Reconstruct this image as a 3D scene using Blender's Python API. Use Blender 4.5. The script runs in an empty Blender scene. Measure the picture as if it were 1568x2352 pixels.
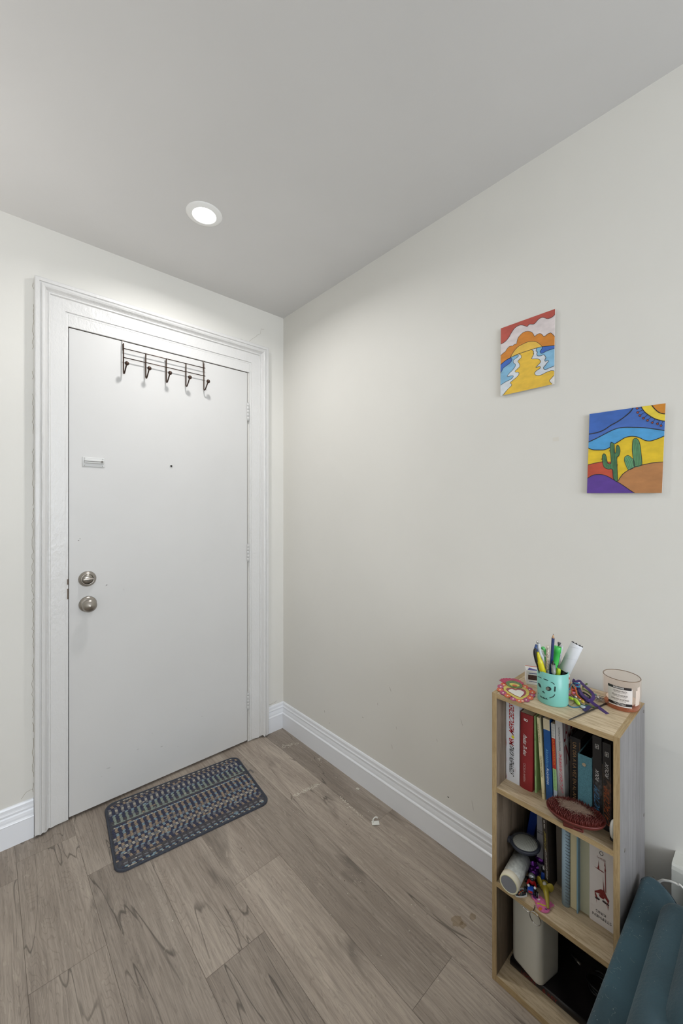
import bpy, bmesh, math, random
from mathutils import Vector, Matrix
random.seed(7)
D = bpy.data
SC = bpy.context.scene
COL = SC.collection
PI = math.pi

# ---------------------------------------------------------------- camera geometry (metres, corner of the room at 0,0)
F_PX, CX, HY = 910.0, 784.0, 1168.0
ANG = math.atan2(819, 910)
FW = Vector((math.sin(ANG), math.cos(ANG), 0))
RT = Vector((math.cos(ANG), -math.sin(ANG), 0))
UP = Vector((0, 0, 1))
CAM = Vector((-1.32794, -1.99605, 1.302))


def ray(x, y):
    return FW + RT * ((x - CX) / F_PX) - UP * ((y - HY) / F_PX)


def on(ax, val, x, y):
    """point of the plane ax=val seen at photo position x,y"""
    r = ray(x, y)
    i = 'xyz'.index(ax)
    return CAM + r * ((val - CAM[i]) / r[i])


def at(depth, x, y):
    return CAM + ray(x, y) * depth


# ---------------------------------------------------------------- materials
def lin(c):
    c = c / 255.0
    return c / 12.92 if c <= 0.04045 else ((c + 0.055) / 1.055) ** 2.4


def rgb(c):
    return (lin(c[0]), lin(c[1]), lin(c[2]), 1)


MATS = {}


def mat(name, c, rough=0.5, metal=0.0, var=0.0, vscale=20.0, bump=0.0, bscale=60.0, stretch=(1, 1, 1), spec=0.5, sheen=0.0, coat=0.0):
    if name in MATS:
        return MATS[name]
    m = D.materials.new(name)
    m.use_nodes = True
    nt = m.node_tree
    b = nt.nodes['Principled BSDF']
    b.inputs['Base Color'].default_value = rgb(c)
    b.inputs['Roughness'].default_value = rough
    b.inputs['Metallic'].default_value = metal
    b.inputs['Specular IOR Level'].default_value = spec
    b.inputs['Sheen Weight'].default_value = sheen
    b.inputs['Coat Weight'].default_value = coat
    if var or bump:
        tc = nt.nodes.new('ShaderNodeTexCoord')
        mp = nt.nodes.new('ShaderNodeMapping')
        mp.inputs['Scale'].default_value = stretch
        nt.links.new(tc.outputs['Object'], mp.inputs['Vector'])
    if var:
        n = nt.nodes.new('ShaderNodeTexNoise')
        n.inputs['Scale'].default_value = vscale
        n.inputs['Detail'].default_value = 6
        nt.links.new(mp.outputs[0], n.inputs['Vector'])
        r = nt.nodes.new('ShaderNodeValToRGB')
        r.color_ramp.elements[0].position = 0.3
        r.color_ramp.elements[1].position = 0.7
        a = rgb([v * (1 - var) for v in c])
        z = rgb([min(255, v * (1 + var)) for v in c])
        r.color_ramp.elements[0].color = a
        r.color_ramp.elements[1].color = z
        nt.links.new(n.outputs['Fac'], r.inputs['Fac'])
        nt.links.new(r.outputs['Color'], b.inputs['Base Color'])
    if bump:
        n2 = nt.nodes.new('ShaderNodeTexNoise')
        n2.inputs['Scale'].default_value = bscale
        n2.inputs['Detail'].default_value = 5
        nt.links.new(mp.outputs[0], n2.inputs['Vector'])
        bp = nt.nodes.new('ShaderNodeBump')
        bp.inputs['Strength'].default_value = bump
        bp.inputs['Distance'].default_value = 0.002
        nt.links.new(n2.outputs['Fac'], bp.inputs['Height'])
        nt.links.new(bp.outputs['Normal'], b.inputs['Normal'])
    MATS[name] = m
    return m


def emis(name, c, s):
    m = D.materials.new(name)
    m.use_nodes = True
    b = m.node_tree.nodes['Principled BSDF']
    b.inputs['Base Color'].default_value = rgb(c)
    b.inputs['Emission Color'].default_value = rgb(c)
    b.inputs['Emission Strength'].default_value = s
    return m


def wood(name, light, dark, grain, stretch, rough=0.5, fine=1.0, contrast=(0.32, 0.68)):
    """laminate with long grain; stretch = noise scale per axis (small = long)"""
    m = D.materials.new(name)
    m.use_nodes = True
    nt = m.node_tree
    N = nt.nodes.new
    L = nt.links.new
    b = nt.nodes['Principled BSDF']
    b.inputs['Roughness'].default_value = rough
    b.inputs['Specular IOR Level'].default_value = 0.35
    tc = N('ShaderNodeTexCoord')
    mp = N('ShaderNodeMapping')
    mp.inputs['Scale'].default_value = stretch
    L(tc.outputs['Object'], mp.inputs['Vector'])
    n1 = N('ShaderNodeTexNoise')
    n1.inputs['Scale'].default_value = 1.0
    n1.inputs['Detail'].default_value = 5
    n1.inputs['Distortion'].default_value = 0.5
    L(mp.outputs[0], n1.inputs['Vector'])
    n2 = N('ShaderNodeTexNoise')
    n2.inputs['Scale'].default_value = 5.5
    n2.inputs['Detail'].default_value = 8
    n2.inputs['Roughness'].default_value = 0.7
    L(mp.outputs[0], n2.inputs['Vector'])
    r1 = N('ShaderNodeValToRGB')
    r1.color_ramp.elements[0].position = contrast[0]
    r1.color_ramp.elements[1].position = contrast[1]
    r1.color_ramp.elements[0].color = rgb(dark)
    r1.color_ramp.elements[1].color = rgb(light)
    L(n1.outputs['Fac'], r1.inputs['Fac'])
    r2 = N('ShaderNodeValToRGB')
    r2.color_ramp.elements[0].position = 0.36
    r2.color_ramp.elements[1].position = 0.55
    r2.color_ramp.elements[0].color = rgb(grain)
    r2.color_ramp.elements[1].color = (1, 1, 1, 1)
    L(n2.outputs['Fac'], r2.inputs['Fac'])
    mx = N('ShaderNodeMixRGB')
    mx.blend_type = 'MULTIPLY'
    mx.inputs['Fac'].default_value = fine
    L(r1.outputs['Color'], mx.inputs[1])
    L(r2.outputs['Color'], mx.inputs[2])
    L(mx.outputs[0], b.inputs['Base Color'])
    bp = N('ShaderNodeBump')
    bp.inputs['Strength'].default_value = 0.15
    bp.inputs['Distance'].default_value = 0.001
    L(n2.outputs['Fac'], bp.inputs['Height'])
    L(bp.outputs['Normal'], b.inputs['Normal'])
    return m


# ---------------------------------------------------------------- mesh builder
def tag(o, label=None, cat=None, group=None, kind=None):
    if label:
        o['label'] = label
    if cat:
        o['category'] = cat
    if group:
        o['group'] = group
    if kind:
        o['kind'] = kind
    return o


def thing(name, loc, label, cat, group=None, rz=0):
    o = D.objects.new(name, None)
    o.empty_display_size = 0.02
    COL.objects.link(o)
    o.location = loc
    o.rotation_euler = (0, 0, rz)
    bpy.context.view_layer.update()
    return tag(o, label, cat, group)


class MB:
    """collects shapes given in world coordinates; build() links them as ONE mesh object"""

    def __init__(s):
        s.v = []
        s.f = []
        s.m = []
        s.sm = []

    def add(s, vs, fs, mi=0, smooth=False):
        k = len(s.v)
        s.v += [Vector(p) for p in vs]
        for f in fs:
            s.f.append([i + k for i in f])
            s.m.append(mi)
            s.sm.append(smooth)
        return s

    def frombm(s, bm, mi=0, smooth=False, M=None):
        bm.verts.ensure_lookup_table()
        bm.verts.index_update()
        vs = [(M @ v.co) if M else v.co.copy() for v in bm.verts]
        s.add(vs, [[v.index for v in f.verts] for f in bm.faces], mi, smooth)
        bm.free()
        return s

    def box(s, a, b, mi=0, bev=0.0, seg=2, M=None, smooth=False):
        bm = bmesh.new()
        bmesh.ops.create_cube(bm, size=1)
        a, b = Vector(a), Vector(b)
        c = (a + b) / 2
        d = b - a
        for v in bm.verts:
            v.co = Vector((v.co.x * d.x, v.co.y * d.y, v.co.z * d.z)) + c
        if bev:
            bmesh.ops.bevel(bm, geom=bm.edges[:] + bm.verts[:], offset=bev, segments=seg, profile=0.5, affect='EDGES')
        return s.frombm(bm, mi, smooth or seg > 2, M)

    def prism(s, pts, off, mi=0, smooth_side=False):
        """closed polygon pts (3D) extruded by vector off"""
        n = len(pts)
        off = Vector(off)
        vs = [Vector(p) for p in pts] + [Vector(p) + off for p in pts]
        s.add(vs, [list(range(n)), list(range(2 * n - 1, n - 1, -1))], mi)
        k = len(s.v) - 2 * n
        for i in range(n):
            j = (i + 1) % n
            s.f.append([k + i, k + n + i, k + n + j, k + j])
            s.m.append(mi)
            s.sm.append(smooth_side)
        return s

    def poly(s, pts, mi=0):
        return s.add(pts, [list(range(len(pts)))], mi)

    def tube(s, pts, r, n=8, mi=0, caps=True, smooth=True, flat=None):
        """tube along pts; r number or list; flat=(w,h,upvector) gives a ribbon"""
        pts = [Vector(p) for p in pts]
        m = len(pts)
        rr = r if isinstance(r, (list, tuple)) else [r] * m
        vs = []
        prev = None
        for i, p in enumerate(pts):
            t = (pts[min(i + 1, m - 1)] - pts[max(i - 1, 0)]).normalized()
            if prev is None:
                u = Vector((0, 0, 1)) if abs(t.z) < 0.9 else Vector((1, 0, 0))
                prev = u
            u = (prev - t * prev.dot(t))
            if u.length < 1e-6:
                u = t.orthogonal()
            u.normalize()
            prev = u
            w = t.cross(u)
            for k in range(n):
                a = 2 * PI * k / n
                vs.append(p + (u * math.cos(a) + w * math.sin(a)) * rr[i])
        fs = []
        for i in range(m - 1):
            for k in range(n):
                k2 = (k + 1) % n
                fs.append([i * n + k, i * n + k2, (i + 1) * n + k2, (i + 1) * n + k])
        s.add(vs, fs, mi, smooth)
        if caps:
            b = len(s.v) - len(vs)
            s.f.append([b + k for k in range(n)][::-1]); s.m.append(mi); s.sm.append(False)
            s.f.append([b + (m - 1) * n + k for k in range(n)]); s.m.append(mi); s.sm.append(False)
        return s

    def band(s, pts, w, th, up, mi=0):
        """flat ribbon of width w, thickness th along pts; up = list or single normal"""
        pts = [Vector(p) for p in pts]
        m = len(pts)
        vs = []
        for i, p in enumerate(pts):
            t = (pts[min(i + 1, m - 1)] - pts[max(i - 1, 0)]).normalized()
            u = Vector(up[i] if isinstance(up, list) else up)
            u = (u - t * u.dot(t)).normalized()
            q = t.cross(u)
            vs += [p + q * w / 2 + u * th / 2, p - q * w / 2 + u * th / 2, p - q * w / 2 - u * th / 2, p + q * w / 2 - u * th / 2]
        fs = [[0, 1, 2, 3], [4 * m - 1, 4 * m - 2, 4 * m - 3, 4 * m - 4]]
        for i in range(m - 1):
            for k in range(4):
                k2 = (k + 1) % 4
                fs.append([4 * i + k, 4 * i + 4 + k, 4 * i + 4 + k2, 4 * i + k2])
        return s.add(vs, fs, mi, False)

    def lathe(s, prof, base, axis=(0, 0, 1), n=24, mi=0, smooth=True, close=True, sx=1.0):
        """prof: list of (r, h) along axis from base"""
        ax = Vector(axis).normalized()
        u = ax.orthogonal().normalized()
        w = ax.cross(u)
        base = Vector(base)
        vs = []
        for (r, h) in prof:
            for k in range(n):
                a = 2 * PI * k / n
                vs.append(base + ax * h + (u * math.cos(a) * sx + w * math.sin(a)) * r)
        fs = []
        m = len(prof)
        for i in range(m - 1):
            for k in range(n):
                k2 = (k + 1) % n
                fs.append([i * n + k, i * n + k2, (i + 1) * n + k2, (i + 1) * n + k])
        s.add(vs, fs, mi, smooth)
        if close:
            b = len(s.v) - len(vs)
            if prof[0][0] > 1e-5:
                s.f.append([b + k for k in range(n)][::-1]); s.m.append(mi); s.sm.append(False)
            if prof[-1][0] > 1e-5:
                s.f.append([b + (m - 1) * n + k for k in range(n)]); s.m.append(mi); s.sm.append(False)
        return s

    def ball(s, c, r, mi=0, n=14, sc=(1, 1, 1), M=None):
        bm = bmesh.new()
        bmesh.ops.create_uvsphere(bm, u_segments=n, v_segments=max(6, n * 2 // 3), radius=1)
        for v in bm.verts:
            q = Vector((v.co.x * r * sc[0], v.co.y * r * sc[1], v.co.z * r * sc[2]))
            v.co = (M @ q if M else q) + Vector(c)
        return s.frombm(bm, mi, True)

    def build(s, name, mats, parent=None, label=None, origin=None):
        if not isinstance(mats, (list, tuple)):
            mats = [mats]
        me = D.meshes.new(name)
        o = D.objects.new(name, me)
        COL.objects.link(o)
        if parent is not None:
            bpy.context.view_layer.update()
            o.parent = parent
            inv = parent.matrix_world.inverted()
            vs = [inv @ v for v in s.v]
        else:
            if origin is None:
                xs = [v.x for v in s.v]; ys = [v.y for v in s.v]; zs = [v.z for v in s.v]
                origin = ((min(xs) + max(xs)) / 2, (min(ys) + max(ys)) / 2, min(zs))
            o.location = origin
            og = Vector(origin)
            vs = [v - og for v in s.v]
        me.from_pydata([tuple(v) for v in vs], [], s.f)
        for m in mats:
            me.materials.append(m)
        for p, mi, sm in zip(me.polygons, s.m, s.sm):
            p.material_index = mi
            p.use_smooth = sm
        bm = bmesh.new()
        bm.from_mesh(me)
        bmesh.ops.recalc_face_normals(bm, faces=bm.faces)
        bm.to_mesh(me)
        bm.free()
        me.update()
        bpy.context.view_layer.update()
        if label:
            o['label'] = label
        return o


def crom(pts, k=5, closed=False):
    """Catmull-Rom smoothing of a list of tuples"""
    pts = [Vector(p) for p in pts]
    n = len(pts)
    out = []
    rng = range(n) if closed else range(n - 1)
    for i in rng:
        if closed:
            p0, p1, p2, p3 = pts[(i - 1) % n], pts[i], pts[(i + 1) % n], pts[(i + 2) % n]
        else:
            p0, p1, p2, p3 = pts[max(i - 1, 0)], pts[i], pts[i + 1], pts[min(i + 2, n - 1)]
        for j in range(k):
            t = j / k
            out.append(0.5 * ((2 * p1) + (p2 - p0) * t + (2 * p0 - 5 * p1 + 4 * p2 - p3) * t * t + (3 * p1 - p0 - 3 * p2 + p3) * t ** 3))
    if not closed:
        out.append(pts[-1])
    return out


TXT = {}


def text_polys(s):
    """outline mesh of a string, normalised to its bounding box: (verts2d, faces, w/h)"""
    if s not in TXT:
        cu = D.curves.new('t', 'FONT')
        cu.body = s.lstrip('*')
        cu.offset = .012 if s[0] == '*' else 0
        ob = D.objects.new('t', cu)
        me = D.meshes.new_from_object(ob)
        vs = [(v.co.x, v.co.y) for v in me.vertices]
        fs = [list(p.vertices) for p in me.polygons]
        D.objects.remove(ob)
        D.meshes.remove(me)
        D.curves.remove(cu)
        x0 = min(v[0] for v in vs); x1 = max(v[0] for v in vs)
        y0 = min(v[1] for v in vs); y1 = max(v[1] for v in vs)
        TXT[s] = ([((x - x0) / (x1 - x0), (y - y0) / (y1 - y0)) for x, y in vs], fs)
    return TXT[s]


def put_text(mb, s, org, U, V, w, h, mi=0, shear=0.0, fn=None):
    """text box with lower-left org, U = reading direction, V = up of letters"""
    vs, fs = text_polys(s)
    U, V, org = Vector(U), Vector(V), Vector(org)
    P = []
    for (x, y) in vs:
        if fn:
            P.append(fn((x + shear * y) * w, y * h))
        else:
            P.append(org + U * (x * w + shear * y * h) + V * (y * h))
    mb.add(P, fs, mi)
    return mb


def scribble(mb, fn, w, h, n, mi=0, seed=1):
    """illegibly small print: n little strokes in a w x h strip; fn maps (a, b) to 3D"""
    r = random.Random(seed)
    a = 0.0
    step = w / n
    for i in range(n):
        if r.random() < .12:
            a += step
            continue
        b0 = h * r.random() * .25
        ww = step * (.45 + .35 * r.random())
        mb.poly([fn(a, b0), fn(a + ww, b0 * .5), fn(a + ww, h * (.7 + .3 * r.random())), fn(a, h)], mi)
        a += step

# ---------------------------------------------------------------- light levels
LAMP = 6.0
SPREAD = 160
P_WIN_FILL = 54.0
FILL_LAMPS = [(-.75, -3.1, 80.0), (-1.75, -2.6, 50.0)]
UPX, UPY, UPZ, P_UP_FILL, UPS = -1.75, -.40, 1.15, 1.9, 100
EXPO = 0.03

# ================================================================ SETTING
H = 2.44
XL, YB = -2.3, -4.6
M_wall = mat('wall_paint', (224, 222, 216), 0.55, var=0.012, vscale=1.5, bump=0.25, bscale=9, spec=0.3)
M_ceil = mat('ceiling_paint', (216, 215, 214), 0.8, var=0.01, vscale=2, bump=0.05, bscale=40, spec=0.2)
M_door = mat('door_paint', (209, 208, 206), 0.45, var=0.008, vscale=3, bump=0.06, bscale=30, spec=0.4)
M_gloss = mat('gloss_trim_paint', (218, 217, 215), 0.34, bump=0.9, bscale=110, spec=0.5, stretch=(1, 1, 0.6))
M_base = mat('baseboard_paint', (236, 238, 242), 0.3, spec=0.5)
M_dark = mat('dark_gap', (70, 58, 44), 0.9)
M_black = mat('black_void', (20, 18, 16), 0.9)
M_nickel = mat('satin_nickel', (168, 162, 154), 0.32, metal=1.0)


def struct(mb, name, m, label, cat, parent=None):
    o = mb.build(name, m, parent)
    if parent is None:
        tag(o, label, cat, kind='structure')
    return o


DX0, DX1, DZ = -1.068, -0.241, 2.058      # door opening
mb = MB()
mb.box((XL - .1, 0, 0), (DX0 - .004, .12, H)).box((DX1 + .004, 0, 0), (.12, .12, H)).box((DX0 - .004, 0, DZ + .004), (DX1 + .004, .12, H))
struct(mb, 'wall_door', M_wall, 'cream painted wall around the white entrance door', 'wall')
struct(MB().box((0, YB - .1, 0), (.12, 0, H)), 'wall_right', M_wall, 'long cream wall with the two small paintings', 'wall')
struct(MB().box((XL - .1, YB - .1, 0), (XL, 0, H)), 'wall_left', M_wall, 'cream wall on the far side of the room', 'wall')
mb = MB()
WX0, WX1, WZ0, WZ1 = -1.95, -.45, .75, 2.15
mb.box((XL, YB - .12, 0), (WX0, YB, H)).box((WX1, YB - .12, 0), (0, YB, H)).box((WX0, YB - .12, 0), (WX1, YB, WZ0)).box((WX0, YB - .12, WZ1), (WX1, YB, H))
struct(mb, 'wall_back', M_wall, 'cream wall with the added window behind the photographer', 'wall')
struct(MB().box((XL - .1, YB - .12, H), (.12, .12, H + .1)), 'ceiling', M_ceil, 'plain white ceiling with one recessed light', 'ceiling')
# added window behind the camera, unseen: daylight fill
w = struct(MB().box((WX0, YB - .05, WZ0), (WX1, YB - .045, WZ1)), 'added_window', emis('added_daylight_pane', (214, 228, 255), 1.0), 'added unseen daylight window behind the photographer', 'window')
fr = MB()
for a, b in (((WX0, WZ0), (WX1, WZ0 + .05)), ((WX0, WZ1 - .05), (WX1, WZ1)), ((WX0, WZ0), (WX0 + .05, WZ1)), ((WX1 - .05, WZ0), (WX1, WZ1)), (((WX0 + WX1) / 2 - .03, WZ0), ((WX0 + WX1) / 2 + .03, WZ1))):
    fr.box((a[0], YB - .04, a[1]), (b[0], YB + .0, b[1]))
fr.build('added_window_frame', M_base, w)

# ---------------------------------------------------------------- floor: vinyl planks along y
def floor_material():
    m = D.materials.new('greige_oak_planks')
    m.use_nodes = True
    nt = m.node_tree
    N, L = nt.nodes.new, nt.links.new
    b = nt.nodes['Principled BSDF']
    b.inputs['Specular IOR Level'].default_value = 0.3
    b.inputs['Roughness'].default_value = 0.5
    tc = N('ShaderNodeTexCoord')
    at_ = N('ShaderNodeAttribute'); at_.attribute_name = 'pr'
    sc = N('ShaderNodeVectorMath'); sc.operation = 'SCALE'; sc.inputs['Scale'].default_value = 23.0
    L(at_.outputs['Color'], sc.inputs[0])
    ad = N('ShaderNodeVectorMath'); ad.operation = 'ADD'
    L(tc.outputs['Object'], ad.inputs[0]); L(sc.outputs[0], ad.inputs[1])

    def noise(stretch, scale, detail, dist=0.0, rough=0.5):
        mp = N('ShaderNodeMapping'); mp.inputs['Scale'].default_value = stretch
        L(ad.outputs[0], mp.inputs['Vector'])
        n = N('ShaderNodeTexNoise')
        n.inputs['Scale'].default_value = scale; n.inputs['Detail'].default_value = detail
        n.inputs['Distortion'].default_value = dist; n.inputs['Roughness'].default_value = rough
        L(mp.outputs[0], n.inputs['Vector'])
        return n.outputs['Fac']

    def ramp(fac, stops):
        r = N('ShaderNodeValToRGB')
        while len(r.color_ramp.elements) < len(stops):
            r.color_ramp.elements.new(0.5)
        for e, (p, c) in zip(r.color_ramp.elements, stops):
            e.position = p
            e.color = rgb(c) if isinstance(c, tuple) else (c, c, c, 1)
        L(fac, r.inputs['Fac'])
        return r.outputs['Color']

    def mul(a, c, f=1.0):
        x = N('ShaderNodeMixRGB'); x.blend_type = 'MULTIPLY'; x.inputs['Fac'].default_value = f
        L(a, x.inputs[1]); L(c, x.inputs[2])
        return x.outputs[0]
    base = ramp(noise((9, 1.1, 1), 1.0, 6, 0.8), [(0.24, FL_D), (0.5, FL_M), (0.78, FL_L)])
    fine = ramp(noise((150, 6, 1), 1.0, 8, 0.5, 0.75), [(0.36, 0.52), (0.58, 1.0)])
    c = mul(base, fine, 0.66)
    # flowing figure lines: sharp valleys of a stretched distorted noise
    fig = noise((14, 1.3, 1), 1.0, 2, 1.6)
    mt = N('ShaderNodeMath'); mt.operation = 'MULTIPLY'; mt.inputs[1].default_value = 26.0
    L(fig, mt.inputs[0])
    fr_ = N('ShaderNodeMath'); fr_.operation = 'FRACT'
    L(mt.outputs[0], fr_.inputs[0])
    figc = ramp(fr_.outputs[0], [(0.0, 0.74), (0.2, 1.0), (0.9, 1.0), (1.0, 0.74)])
    c = mul(c, figc, 0.7)
    # long dark splits
    n3 = noise((6.5, .75, 1), 1.0, 3, 0.7)
    crack = ramp(n3, [(0.492, 1.0), (0.499, 0.25), (0.503, 1.0)])
    msk = ramp(noise((5, 1.6, 1), 1.3, 2), [(0.45, 0.0), (0.55, 1.0)])
    x = N('ShaderNodeMixRGB'); x.blend_type = 'MIX'
    x.inputs[1].default_value = (1, 1, 1, 1)
    L(msk, x.inputs[0]); L(crack, x.inputs[2])
    c = mul(c, x.outputs[0])
    # smoky dark smudges around knots
    sm = ramp(noise((9, 2.6, 1), 1.0, 3, 0.5), [(0.24, 0.42), (0.38, 1.0)])
    c = mul(c, sm, 0.8)
    # pale chalky scratches
    scr = ramp(noise((26, 5, 1), 1.4, 4, 3.0), [(0.655, 0.0), (0.68, 1.0)])
    y = N('ShaderNodeMixRGB'); y.inputs[2].default_value = rgb((196, 184, 168))
    sf = N('ShaderNodeMath'); sf.operation = 'MULTIPLY'; sf.inputs[1].default_value = 0.35
    L(scr, sf.inputs[0]); L(sf.outputs[0], y.inputs[0]); L(c, y.inputs[1])
    c = y.outputs[0]
    # per plank tone (alpha channel of attribute kept in z)
    sep = N('ShaderNodeSeparateColor'); L(at_.outputs['Color'], sep.inputs[0])
    ton = N('ShaderNodeMapRange'); ton.inputs['To Min'].default_value = 0.70; ton.inputs['To Max'].default_value = 1.09
    L(sep.outputs['Blue'], ton.inputs['Value'])
    z = N('ShaderNodeVectorMath'); z.operation = 'SCALE'
    L(c, z.inputs[0]); L(ton.outputs[0], z.inputs['Scale'])
    L(z.outputs[0], b.inputs['Base Color'])
    bp = N('ShaderNodeBump'); bp.inputs['Strength'].default_value = 0.2; bp.inputs['Distance'].default_value = 0.0006
    L(fine, bp.inputs['Height']); L(bp.outputs['Normal'], b.inputs['Normal'])
    return m


FL_D, FL_M, FL_L = (150, 137, 125), (176, 163, 150), (198, 185, 171)
seams = [-0.135 - 0.1845 * k for k in range(19)]
joints = {0: [-.87], 1: [-.53], 2: [-1.355], 3: [-.733], 4: [-.93], 5: [-.35], 6: [-.648], 7: [-.2]}
tones = {(0, 0): .18, (0, 1): .62, (1, 0): .82, (1, 1): .6, (2, 0): .62, (2, 1): .3, (3, 0): .62, (3, 1): .72, (4, 0): .5, (4, 1): .22, (5, 0): .3, (5, 1): .15, (5, 2): .2, (6, 0): .5, (6, 1): .55}
rnd = random.Random(3)
FV, FF, FC = [], [], []
xs = [0.1] + [q for q in seams if q > XL] + [XL]
for r in range(len(xs) - 1):
    x1, x0 = xs[r], xs[r + 1]
    if x1 <= XL:
        break
    j = joints.get(r, [-.1 - rnd.random() * 1.1])[0]
    cuts = [0.1]
    y = j
    while y < 0.1:
        y += 1.22
    y -= 1.22
    if r == 6:
        cuts.append(-.115)
    while y > YB:
        cuts.append(y); y -= 1.22
    cuts.append(YB)
    for k in range(len(cuts) - 1):
        g = .0004
        a = len(FV)
        y1, y0 = cuts[k], cuts[k + 1]
        FV += [(x0 + g, y0 + g, 0), (x1 - g, y0 + g, 0), (x1 - g, y1 - g, 0), (x0 + g, y1 - g, 0)]
        FF.append([a, a + 1, a + 2, a + 3])
        t = tones.get((r, k), .4 + rnd.random() * .4)
        if r == 6:
            t = {0: .12, 1: .4, 2: .3}.get(k, .4)
        FC.append((rnd.random(), rnd.random(), t, 1))
k = len(FV)
FV += [(XL, YB, -.0012), (.1, YB, -.0012), (.1, .1, -.0012), (XL, .1, -.0012), (XL, YB, -.05), (.1, YB, -.05), (.1, .1, -.05), (XL, .1, -.05)]
FF += [[k, k + 1, k + 2, k + 3], [k + 7, k + 6, k + 5, k + 4]] + [[k + i, k + 4 + i, k + 4 + (i + 1) % 4, k + (i + 1) % 4] for i in range(4)]
me = D.meshes.new('floor')
me.from_pydata(FV, [], FF)
ca = me.color_attributes.new('pr', 'FLOAT_COLOR', 'CORNER')
i = 0
for p in me.polygons:
    c = FC[p.index] if p.index < len(FC) else (0, 0, 0, 1)
    for _ in p.vertices:
        ca.data[i].color = c
        i += 1
    p.material_index = 0 if p.index < len(FC) else 1
me.materials.append(floor_material())
me.materials.append(mat('plank_seam', (104, 92, 80), .8))
fo = D.objects.new('floor', me)
COL.objects.link(fo)
tag(fo, 'greige wood-look plank floor', 'floor', kind='structure')


# ---------------------------------------------------------------- baseboards
PROF = [(0, 0), (.015, 0), (.015, .083), (.0165, .0855), (.015, .089), (.0105, .092), (.0105, .100), (.0088, .109), (.0065, .115),
        (.0095, .118), (.0100, .124), (.0075, .127), (.0065, .131), (.0065, .142), (.004, .148), (0, .150)]


def base_run(name, pts, outs, label):
    """pts: floor points on the wall face, outs: direction the profile grows at each point (mitred)"""
    mb = MB()
    n = len(PROF)
    vs = []
    for p, o in zip(pts, outs):
        for (d, z) in PROF:
            vs.append((p[0] + o[0] * d, p[1] + o[1] * d, z))
    fs = [list(range(n)), [n * (len(pts) - 1) + i for i in range(n)][::-1]]
    for k in range(len(pts) - 1):
        for i in range(n):
            j = (i + 1) % n
            fs.append([k * n + i, k * n + j, (k + 1) * n + j, (k + 1) * n + i])
    mb.add(vs, fs)
    struct(mb, name, M_base, label, 'baseboard')


base_run('baseboard_right', [(-.0002, -.0002), (-.0002, YB)], [(-1, -1), (-1, 0)], 'white moulded baseboard along the wall with the paintings')
base_run('baseboard_door_corner', [(-.0002, -.0002), (-.1165, -.0002)], [(-1, -1), (0, -1)], 'short white baseboard between door casing and corner')
base_run('baseboard_door_far', [(-1.1835, -.0002), (XL, -.0002)], [(0, -1), (0, -1)], 'white baseboard on the far side of the door casing')

# ---------------------------------------------------------------- door casing: mitred sweep round the opening
OX0, OX1, OZ = -1.182, -.118, 2.222
CP = [(0, 0), (0, .030), (.004, .032), (.015, .032), (.0165, .027), (.0195, .0255), (.0225, .031), (.027, .0325), (.033, .029), (.039, .0195),
      (.0435, .0150), (.0455, .0185), (.050, .0185), (.0525, .013), (.0535, .012), (.100, .0115), (.103, .012), (.1035, .008), (.1125, .0078), (.1125, 0)]
mb = MB()
n = len(CP)
vs = []
rn = random.Random(5)
NZ = 40
left = []
for (d, h) in CP:
    pass
ring = []
path = [('L', OZ * (i / NZ)) for i in range(NZ)] + [('LT', OZ)] + [('T', t / 24) for t in range(1, 24)] + [('RT', OZ)] + [('R', OZ * (1 - (i + 1) / NZ)) for i in range(NZ)]
for kind, t in path:
    for q, (d, h) in enumerate(CP):
        wob = (rn.random() - .5) * .0012 if 1 < q < n - 1 else 0
        hh = h + wob
        if kind == 'L':
            zz = min(t, OZ - d)
            if t == 0:
                zz = .004 + .010 * math.sin(q * .7) ** 2
            vs.append((OX0 + d, -hh, zz))
        elif kind == 'LT':
            vs.append((OX0 + d, -hh, OZ - d))
        elif kind == 'T':
            vs.append((OX0 + d + (OX1 - OX0 - 2 * d) * t, -hh, OZ - d))
        elif kind == 'RT':
            vs.append((OX1 - d, -hh, OZ - d))
        else:
            zz = min(t, OZ - d)
            if t <= 1e-6:
                zz = .004 + .012 * math.sin(q * .9) ** 2
            vs.append((OX1 - d, -hh, zz))
fs = []
for k in range(len(path) - 1):
    for i in range(n - 1):
        fs.append([k * n + i, k * n + i + 1, (k + 1) * n + i + 1, (k + 1) * n + i])
mb.add(vs, fs, 0, False)
# deeper head board over the door, thin jamb strips, door stop behind
mb.box((-1.0695, -.0078, DZ + .0035), (-.2305, .02, OZ - .1125), 0, .0015)
struct(mb, 'trim_1', M_gloss, 'thick glossy white moulded casing around the entrance door', 'door casing')
mb = MB()
mb.box((DX0 - .0035, .0002, 0), (DX0 - .0025, .12, DZ + .002)).box((DX1 + .0025, .0002, 0), (DX1 + .0035, .12, DZ + .002)).box((DX0, .046, 0), (DX1, .12, DZ + .003))
mb.box((DX0 - .0025, .0002, DZ + .0022), (DX1 + .0025, .046, DZ + .0034))
struct(mb, 'trim_2', M_dark, 'dark bare timber jamb in the gap around the door', 'door jamb')
mb = MB()
for z0, z1 in ((.925, .968), (.985, 1.008)):
    mb.box((DX0 - .0052, -.0096, z0), (DX0 - .0012, -.0090, z1))
struct(mb, 'trim_3', mat('strike_brass', (92, 74, 54), .5), 'dark strike plates let into the casing beside the knob', 'strike plate')

# ---------------------------------------------------------------- door
YD = -.006
door = MB().box((DX0 + .0012, YD, .012), (DX1 - .0012, YD + .044, DZ - .0012), 0, .0012).build('door_1', M_door)
tag(door, 'flat white entrance door with silver knob and hook rack', 'door', kind='structure')
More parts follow.
